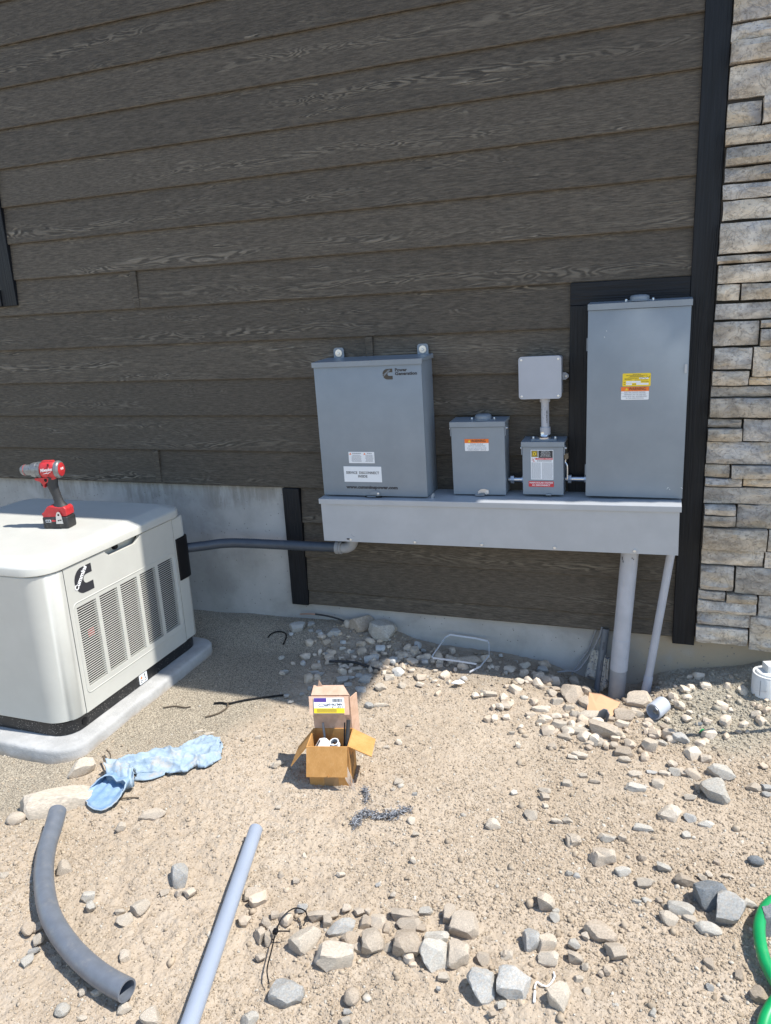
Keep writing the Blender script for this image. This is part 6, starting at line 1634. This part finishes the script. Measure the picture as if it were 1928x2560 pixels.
(-0.405,-0.494,0.070,0.029,0.024,8,'c',''),
(-0.436,-0.537,0.042,0.026,0.021,9,'t',''),
(-0.378,-0.356,0.044,0.037,0.030,7,'c',''),
(-0.240,-0.394,0.050,0.054,0.043,5,'b',''),
(-0.139,-0.472,0.041,0.029,0.023,3,'b',''),
(-0.092,-0.500,0.054,0.034,0.027,2,'c',''),
(0.006,-0.448,0.041,0.026,0.021,0,'b',''),
(0.067,-0.478,0.040,0.028,0.022,-1,'b',''),
(0.122,-0.545,0.059,0.038,0.030,-3,'g','grey chipped block at the tip of the thin shadow on the gravel'),
(0.013,-0.622,0.058,0.048,0.038,0,'t','sharp tan rock below the grey pipe coupling'),
(0.055,-0.587,0.039,0.027,0.022,-1,'w',''),
(-0.073,-0.689,0.064,0.037,0.029,2,'b',''),
(-0.068,-0.731,0.044,0.026,0.021,2,'c',''),
(-0.109,-0.655,0.032,0.032,0.026,2,'t',''),
(-0.165,-0.646,0.039,0.032,0.026,4,'c',''),
(-0.202,-0.662,0.039,0.022,0.017,4,'t',''),
(0.250,-0.729,0.090,0.047,0.038,-6,'w','pale concrete chunk with a rough top edge at the right side'),
(0.221,-0.864,0.086,0.071,0.057,-5,'w','long pale ribbed concrete slab lying below the concrete chunk'),
(-0.027,-0.888,0.068,0.034,0.027,1,'w','whitish flat stone nearest the middle, below the rubble pile'),
(-0.030,-0.814,0.049,0.025,0.020,1,'c',''),
(0.045,-0.850,0.042,0.032,0.025,-1,'c',''),
(0.099,-0.762,0.043,0.028,0.022,-2,'w',''),
(0.157,-0.760,0.060,0.035,0.028,-4,'t',''),
(0.204,-0.652,0.037,0.031,0.025,-5,'t',''),
(0.183,-0.827,0.047,0.034,0.027,-4,'t',''),
(0.124,-0.755,0.030,0.028,0.022,-3,'t',''),
(0.024,-0.783,0.037,0.015,0.012,-1,'g',''),
(0.067,-0.776,0.036,0.017,0.014,-2,'c',''),
(0.080,-1.010,0.067,0.047,0.038,-2,'c','pale faceted rock with a dark shadow in the open dirt at the right'),
(0.006,-1.097,0.060,0.024,0.019,0,'w',''),
(0.187,-1.029,0.046,0.022,0.018,-5,'w',''),
(0.140,-1.012,0.039,0.027,0.021,-4,'g',''),
(0.128,-1.101,0.027,0.022,0.017,-3,'w',''),
(-0.341,-1.130,0.042,0.034,0.027,9,'c',''),
(-0.248,-0.926,0.033,0.024,0.020,6,'c',''),
(-0.448,-1.205,0.050,0.036,0.029,12,'c',''),
(-0.225,-1.124,0.033,0.020,0.016,6,'c',''),
(-0.257,-1.133,0.039,0.016,0.013,7,'c',''),
(-0.201,-0.866,0.030,0.017,0.014,5,'c',''),
(-0.159,-0.886,0.036,0.017,0.014,4,'t',''),
(-0.311,-1.023,0.035,0.028,0.023,8,'t',''),
(-0.317,-0.985,0.042,0.019,0.015,8,'c',''),
(-0.302,-1.069,0.023,0.019,0.015,8,'c',''),
(0.344,-0.787,0.044,0.029,0.023,-8,'t',''),
(0.384,-0.781,0.035,0.029,0.023,-9,'g',''),
(0.380,-0.816,0.034,0.019,0.015,-9,'g',''),
(0.146,-0.896,0.040,0.021,0.017,-4,'c',''),
(-0.413,-1.027,0.024,0.019,0.015,11,'w',''),
(-0.225,-0.745,0.057,0.026,0.021,5,'c',''),
(-0.248,-0.763,0.038,0.018,0.015,6,'c',''),
(-0.291,-0.642,0.053,0.022,0.018,6,'t',''),
(-0.219,-0.611,0.040,0.028,0.022,5,'b',''),
(-0.327,-0.714,0.033,0.022,0.017,7,'t',''),
(-0.489,-0.664,0.027,0.014,0.011,11,'c',''),
(-0.627,-0.434,0.073,0.031,0.025,13,'c',''),
(-0.527,-0.276,0.045,0.029,0.023,10,'c',''),
(-0.104,-1.171,0.048,0.024,0.019,3,'c',''),
(-0.112,-1.277,0.062,0.045,0.036,3,'t',''),
(-0.194,-1.218,0.045,0.039,0.031,5,'t',''),
(-0.457,-0.167,0.039,0.036,0.029,8,'t','tan squared stone in the shade left of the foundation cable'),
(-0.453,-0.088,0.048,0.034,0.027,8,'g','blue grey stone in the shade against the foundation'),
(-0.536,-0.090,0.052,0.034,0.027,10,'c',''),
(-0.315,-0.080,0.047,0.037,0.030,6,'t','tan stone trapped under the loop of grey cable'),
(-0.258,-0.159,0.053,0.059,0.047,5,'b','brown slab standing in front of the torn paper bag'),
(-0.416,-0.296,0.060,0.019,0.015,8,'t',''),
(-0.372,-0.293,0.045,0.025,0.020,7,'b',''),
(0.187,-0.413,0.034,0.014,0.011,-4,'d',''),
(0.219,-0.399,0.027,0.020,0.016,-4,'c',''),
(0.397,-0.319,0.034,0.034,0.028,-8,'c',''),
(0.418,-0.353,0.027,0.023,0.018,-8,'c',''),
(0.327,-0.435,0.026,0.014,0.011,-7,'b',''),
(-1.231,-0.057,0.135,0.096,0.077,21,'w','big brown and white boulder in the shade below the wire trough'),
(-1.352,-0.026,0.119,0.082,0.066,23,'b','big earthy clod in the shade next to the brown and white boulder'),
(-1.674,-0.099,0.079,0.053,0.042,28,'g','triangular grey rock in the shade at the left of the shaded rubble'),
(-1.615,-0.062,0.038,0.028,0.022,27,'g',''),
(-1.596,-0.110,0.025,0.019,0.015,27,'g',''),
(-1.473,-0.110,0.068,0.041,0.032,25,'g','flat grey rock in the shade midway between triangle rock and boulder'),
(-1.486,-0.172,0.043,0.032,0.026,26,'b',''),
(-1.663,-0.312,0.030,0.021,0.017,30,'w',''),
(-1.333,-0.325,0.043,0.022,0.018,25,'c',''),
(-1.264,-0.333,0.063,0.025,0.020,24,'t',''),
(-1.228,-0.233,0.070,0.041,0.032,22,'g','grey rock on the shadow edge at the end of the dark stick'),
(-0.787,-0.117,0.116,0.045,0.036,14,'b','broad flat brown stone inside the white plastic strap'),
(-0.908,-0.201,0.032,0.025,0.020,17,'t',''),
(-1.455,-0.241,0.030,0.026,0.021,26,'g',''),
(-1.392,-0.191,0.030,0.018,0.015,25,'w',''),
(-1.555,-0.108,0.031,0.019,0.015,26,'g',''),
(-1.343,-0.200,0.030,0.016,0.012,24,'g',''),
(-1.018,-0.087,0.024,0.021,0.017,18,'g',''),
(-1.228,-0.393,0.039,0.029,0.023,23,'g',''),
(-1.267,-0.415,0.045,0.019,0.015,24,'g',''),
(-1.007,-0.172,0.023,0.015,0.012,18,'t',''),
(-0.911,-0.252,0.023,0.015,0.012,17,'c',''),
(-1.190,-0.416,0.064,0.044,0.035,23,'g',''),
(-1.285,-0.449,0.056,0.037,0.029,25,'g',''),
(-1.175,-0.511,0.050,0.032,0.025,23,'g',''),
(-1.248,-0.476,0.034,0.022,0.017,24,'g',''),
(-1.095,-0.474,0.054,0.039,0.031,22,'c',''),
(-1.088,-0.381,0.043,0.040,0.032,21,'c',''),
(-1.011,-0.435,0.038,0.028,0.023,20,'c',''),
(-0.886,-0.846,0.027,0.020,0.016,20,'c','small pale stone right of the cardboard box'),
(-1.274,-1.101,0.053,0.017,0.014,31,'c',''),
(-1.359,-0.993,0.015,0.011,0.009,31,'c',''),
(-0.921,-0.889,0.025,0.013,0.011,21,'c',''),
(-0.885,-0.718,0.027,0.011,0.009,19,'c',''),
(-0.805,-1.086,0.037,0.027,0.022,21,'c',''),
(-0.812,-1.127,0.020,0.013,0.011,21,'c',''),
(-0.787,-1.228,0.041,0.010,0.008,21,'c',''),
(-0.701,-1.269,0.028,0.025,0.020,20,'c',''),
(-1.437,-0.412,0.040,0.023,0.018,27,'g',''),
(-1.581,-0.438,0.040,0.023,0.018,29,'g',''),
(-1.469,-0.638,0.025,0.018,0.014,29,'g',''),
(-1.430,-0.679,0.025,0.014,0.011,29,'g',''),
(-1.044,-0.604,0.064,0.020,0.016,22,'c',''),
(-1.092,-0.625,0.036,0.030,0.024,23,'g',''),
(-1.400,-0.551,0.021,0.018,0.014,28,'g',''),
(-1.411,-0.606,0.021,0.014,0.011,28,'g',''),
(-1.411,-0.425,0.039,0.023,0.018,27,'g',''),
(-1.430,-0.963,0.026,0.016,0.013,32,'c',''),
(-1.155,-1.321,0.023,0.013,0.010,31,'c',''),
(-0.735,-1.128,0.020,0.013,0.011,19,'g',''),

]
def rock_mesh(seed, rounded=False, sub=3):
    r = random.Random(seed); bm = bmesh.new()
    bmesh.ops.create_icosphere(bm, subdivisions=sub, radius=0.62)
    if rounded:
        for v in bm.verts: v.co *= 1 + 0.16 * mnoise.noise(v.co * 2.2 + Vector((seed, 0, 0))) + 0.04 * mnoise.noise(v.co * 7)
    else:
        # chop a ball with random planes: flat broken faces with worn edges
        base = [Vector((1, 0, 0)), Vector((-1, 0, 0)), Vector((0, 1, 0)), Vector((0, -1, 0)), Vector((0, 0, 1)), Vector((0, 0, -1))]
        pl = [((n_ + Vector((r.gauss(0, .28), r.gauss(0, .28), r.gauss(0, .28)))).normalized(), r.uniform(0.34, 0.46)) for n_ in base]
        for i in range(r.randint(5, 10)): pl.append((Vector((r.gauss(0, 1), r.gauss(0, 1), r.gauss(0, 1))).normalized(), r.uniform(0.38, 0.52)))
        for n_, d_ in pl:
            for v in bm.verts:
                e = v.co.dot(n_) - d_
                if e > 0: v.co -= n_ * e * 0.96
        off = Vector((seed * 3.1, seed * 1.7, 0))
        for v in bm.verts:
            p = v.co
            v.co = p * (1 + 0.10 * mnoise.noise(p * 2.6 + off) + 0.055 * mnoise.noise(p * 6.5 + off) + 0.030 * abs(mnoise.noise(p * 15 + off)))
    # normalise to a unit box
    for ax in range(3):
        lo = min(v.co[ax] for v in bm.verts); hi = max(v.co[ax] for v in bm.verts)
        for v in bm.verts: v.co[ax] = (v.co[ax] - (lo + hi) / 2) / (hi - lo)
    me = bpy.data.meshes.new('rock'); bm.normal_update(); bm.to_mesh(me); bm.free()
    me.polygons.foreach_set('use_smooth', [True] * len(me.polygons)); me.set_sharp_from_angle(angle=math.radians(17))
    return me
LOW = {}
def lowrock(i):
    if i not in LOW: LOW[i] = rock_mesh(90 + i, False, 2)
    return LOW[i]
VAR = {}; VARL = {}
def variant(i, tone, rounded):
    key = (i, tone, rounded)
    if key not in VAR:
        me = rock_mesh(40 + i, rounded); me.materials.append(M['rock_' + tone]); VAR[key] = me
    return VAR[key]
def group_of(x, y, W):
    if y > -0.34 and x < -0.62: return ('stones in the shaded rubble along the foundation', 'small grey brown stone in the rubble below the trough')
    if x > -0.62 and y > -0.80: return ('stones of the rubble in front of the pipes', 'small tan stone of the rubble in front of the riser pipes')
    if -1.02 < x < -0.30 and y < -1.60: return ('small stones filling the stone row', 'small tan stone filling in around the bottom stone row')
    if x < -1.02: return ('small stones scattered on the left dirt', 'small pale stone lying loose in the dirt at the left')
    if x > -0.30: return ('small stones scattered on the right dirt', 'small pale stone lying loose in the dirt at the right')
    return ('small stones scattered in the middle dirt', 'small pale stone lying loose in the middle of the open dirt')
rr_ = random.Random(23)
extra = []; GX = []
for (cx_, cy_, sx_, sy_, n_, tones) in ((-0.20, -0.53, 0.24, 0.085, 80, 'tbtbc'), (-1.22, -0.24, 0.24, 0.11, 120, 'tbbtg'), (-0.55, -0.16, 0.30, 0.06, 50, 'tbbt'), (0.25, -0.28, 0.22, 0.12, 40, 'tcbt'), (-0.70, -1.77, 0.24, 0.06, 6, 'tb')):
    for i in range(n_):
        W = rr_.choice((rr_.uniform(0.018, 0.034), rr_.uniform(0.030, 0.060))); GX.append((rr_.gauss(cx_, sx_), rr_.gauss(cy_, sy_), W, rr_.choice(tones)))
LM_ = [(-1.03, -1.10, 'cardboard box'), (-1.15, -1.48, 'upper end of the straight conduit'), (-1.04, -1.85, 'straight conduit'), (-1.84, -1.58, 'upper end of the curved conduit'), (-1.62, -1.88, 'curved conduit'), (-1.17, -2.09, 'open end of the curved conduit'),
       (-1.60, -1.13, 'denim rag'), (-1.90, -1.52, 'cream slab'), (-0.88, -1.80, 'zip tie'), (-0.20, -1.77, 'white fibre scraps'), (0.29, -1.50, 'green hose'), (0.04, -0.39, 'pipe coupling'), (-0.16, -0.42, 'buried cardboard scrap'),
       (0.45, -0.17, 'white cleanout'), (-0.13, -0.11, 'thick riser pipe'), (0.0, -0.11, 'thin riser pipe'), (-0.82, -0.11, 'white strap'), (-1.28, -0.31, 'dark stick'), (-1.60, -0.71, 'long black cable scrap'), (-0.80, -1.27, 'frayed fibre tuft')]
SHORT = {'biggest pale boulder': 'biggest pale boulder of the row', 'cream boulder': 'cream boulder of the row', 'brown triangular': 'brown triangular rock', 'whitish slanted': 'whitish slanted block', 'squared tan block': 'squared tan block of the row', 'large dark blue': 'dark blue grey boulder', 'pale concrete chunk': 'concrete chunk', 'pale faceted': 'pale faceted rock', 'brown flat rock': 'brown flat rock', 'tan pyramid': 'tan pyramid shaped rock', 'tan upright block': 'tan upright block', 'big brown and white': 'brown and white boulder', 'triangular grey': 'triangular grey rock', 'rounded brown stone': 'rounded brown stone', 'large brown grey': 'large brown grey rubble rock', 'upright stone': 'upright dark faced stone', 'pale bent rock': 'pale bent rock', 'grey flat rock': 'half buried grey flat rock', 'long blue grey': 'long blue grey slab', 'whitish flat stone': 'whitish flat stone', 'pale wedge': 'pale wedge shaped stone', 'grey chipped': 'grey chipped block', 'blocky cream': 'blocky cream rock', 'flat tan slab': 'flat tan slab'}
for (x, y, W, D, H, a, tone, label) in ROCKS:
    for k_, v_ in SHORT.items():
        if label.startswith(k_): LM_.append((x, y, v_))
TW = {'c': 'pale tan', 't': 'tan', 'b': 'brown', 'w': 'whitish', 'g': 'grey', 'd': 'dark grey'}
def rel(x, y, lx, ly):
    dx, dy = x - lx, y - ly; r_ = 0.942 * dx + 0.336 * dy; f_ = -0.336 * dx + 0.942 * dy
    return ('right of' if r_ > 0 else 'left of') if abs(r_) > abs(f_) else ('behind' if f_ > 0 else 'in front of')
keys = {}
for i, (x, y, W, D, H, a, tone, label) in enumerate(ROCKS):
    if label or y > -0.025: continue
    d_, lx, ly, nm_ = min((math.hypot(x - l[0], y - l[1]), *l) for l in LM_)
    keys.setdefault((('small ' if W < 0.034 else '') + TW[tone], rel(x, y, lx, ly), nm_), []).append((d_, i))
LABEL = {}
ORD = ['', 'second ', 'third ', 'fourth ', 'fifth ', 'sixth ', 'seventh ', 'eighth ']
for (tw, rl_, nm_), lst in keys.items():
    for k_, (d_, i) in enumerate(sorted(lst)):
        if len(lst) == 1: LABEL[i] = tw + ' stone ' + rl_ + ' the ' + nm_
        else: LABEL[i] = ('nearest ' if k_ == 0 else ORD[k_] + 'nearest ') + tw + ' stone ' + rl_ + ' the ' + nm_
cnt = 0
for ri, (x, y, W, D, H, a, tone, label) in enumerate(ROCKS + extra):
    if y > -0.025: continue
    k = rr_.randrange(14); rounded = 'round' in label or 'oval' in label
    o = bpy.data.objects.new('rock', variant(k, tone, rounded)); C.objects.link(o)
    big = bool(label)
    W *= 1.08; D *= 1.12 if not label else 1.2; H *= 1.18 if not label else 1.26
    flat = rr_.choice((0, 0, math.pi))
    o.scale = (W, D, H)
    o.rotation_euler = (rr_.uniform(-0.16, 0.16) + flat, rr_.uniform(-0.16, 0.16), math.radians(a) + rr_.uniform(-0.12, 0.12))
    sink = 0.26 if big else 0.30
    if 'flat' in label or 'half buried' in label: sink = 0.42
    o.location = (x, y, gz_s(x, y) - 0.002 + H * (0.5 - sink))
    if label: tag(o, label, 'rock')
    else:
        g_, l_ = group_of(x, y, W); tag(o, LABEL.get(ri, l_), 'stone', g_)
    cnt += 1
# smaller rubble stones, past the 300 that show largest: joined by place
def join_stones(name, sel, label):
    by = {}
    for (x, y, W, tone) in sel: by.setdefault(tone, []).append((x, y, W))
    bm = bmesh.new(); mats = []
    for tone, lst in by.items():
        mats.append(M['rock_' + tone])
        for (x, y, W) in lst:
            if y > -0.02: continue
            n0 = len(bm.verts); f0 = len(bm.faces)
            bm.from_mesh(lowrock(rr_.randrange(10))); bm.verts.ensure_lookup_table(); bm.faces.ensure_lookup_table()
            mt = Matrix.Translation((x, y, gz_s(x, y) + W * 0.08)) @ Matrix.Rotation(rr_.uniform(0, 6.28), 4, 'Z') @ Matrix.Rotation(rr_.uniform(-.3, .3), 4, 'X') @ Matrix.Diagonal((W, W * rr_.uniform(.6, .95), W * rr_.uniform(.55, .9), 1))
            bmesh.ops.transform(bm, matrix=mt, verts=bm.verts[n0:])
            for f in bm.faces[f0:]: f.material_index = len(mats) - 1
    me = bpy.data.meshes.new(name); bm.normal_update(); bm.to_mesh(me); bm.free()
    for m_ in mats: me.materials.append(m_)
    obj(name, me, None, kind='stuff', label=label)
join_stones('rubble_chips', GX, 'small chips and stones filling the rubble along the wall')
print('rocks', cnt)
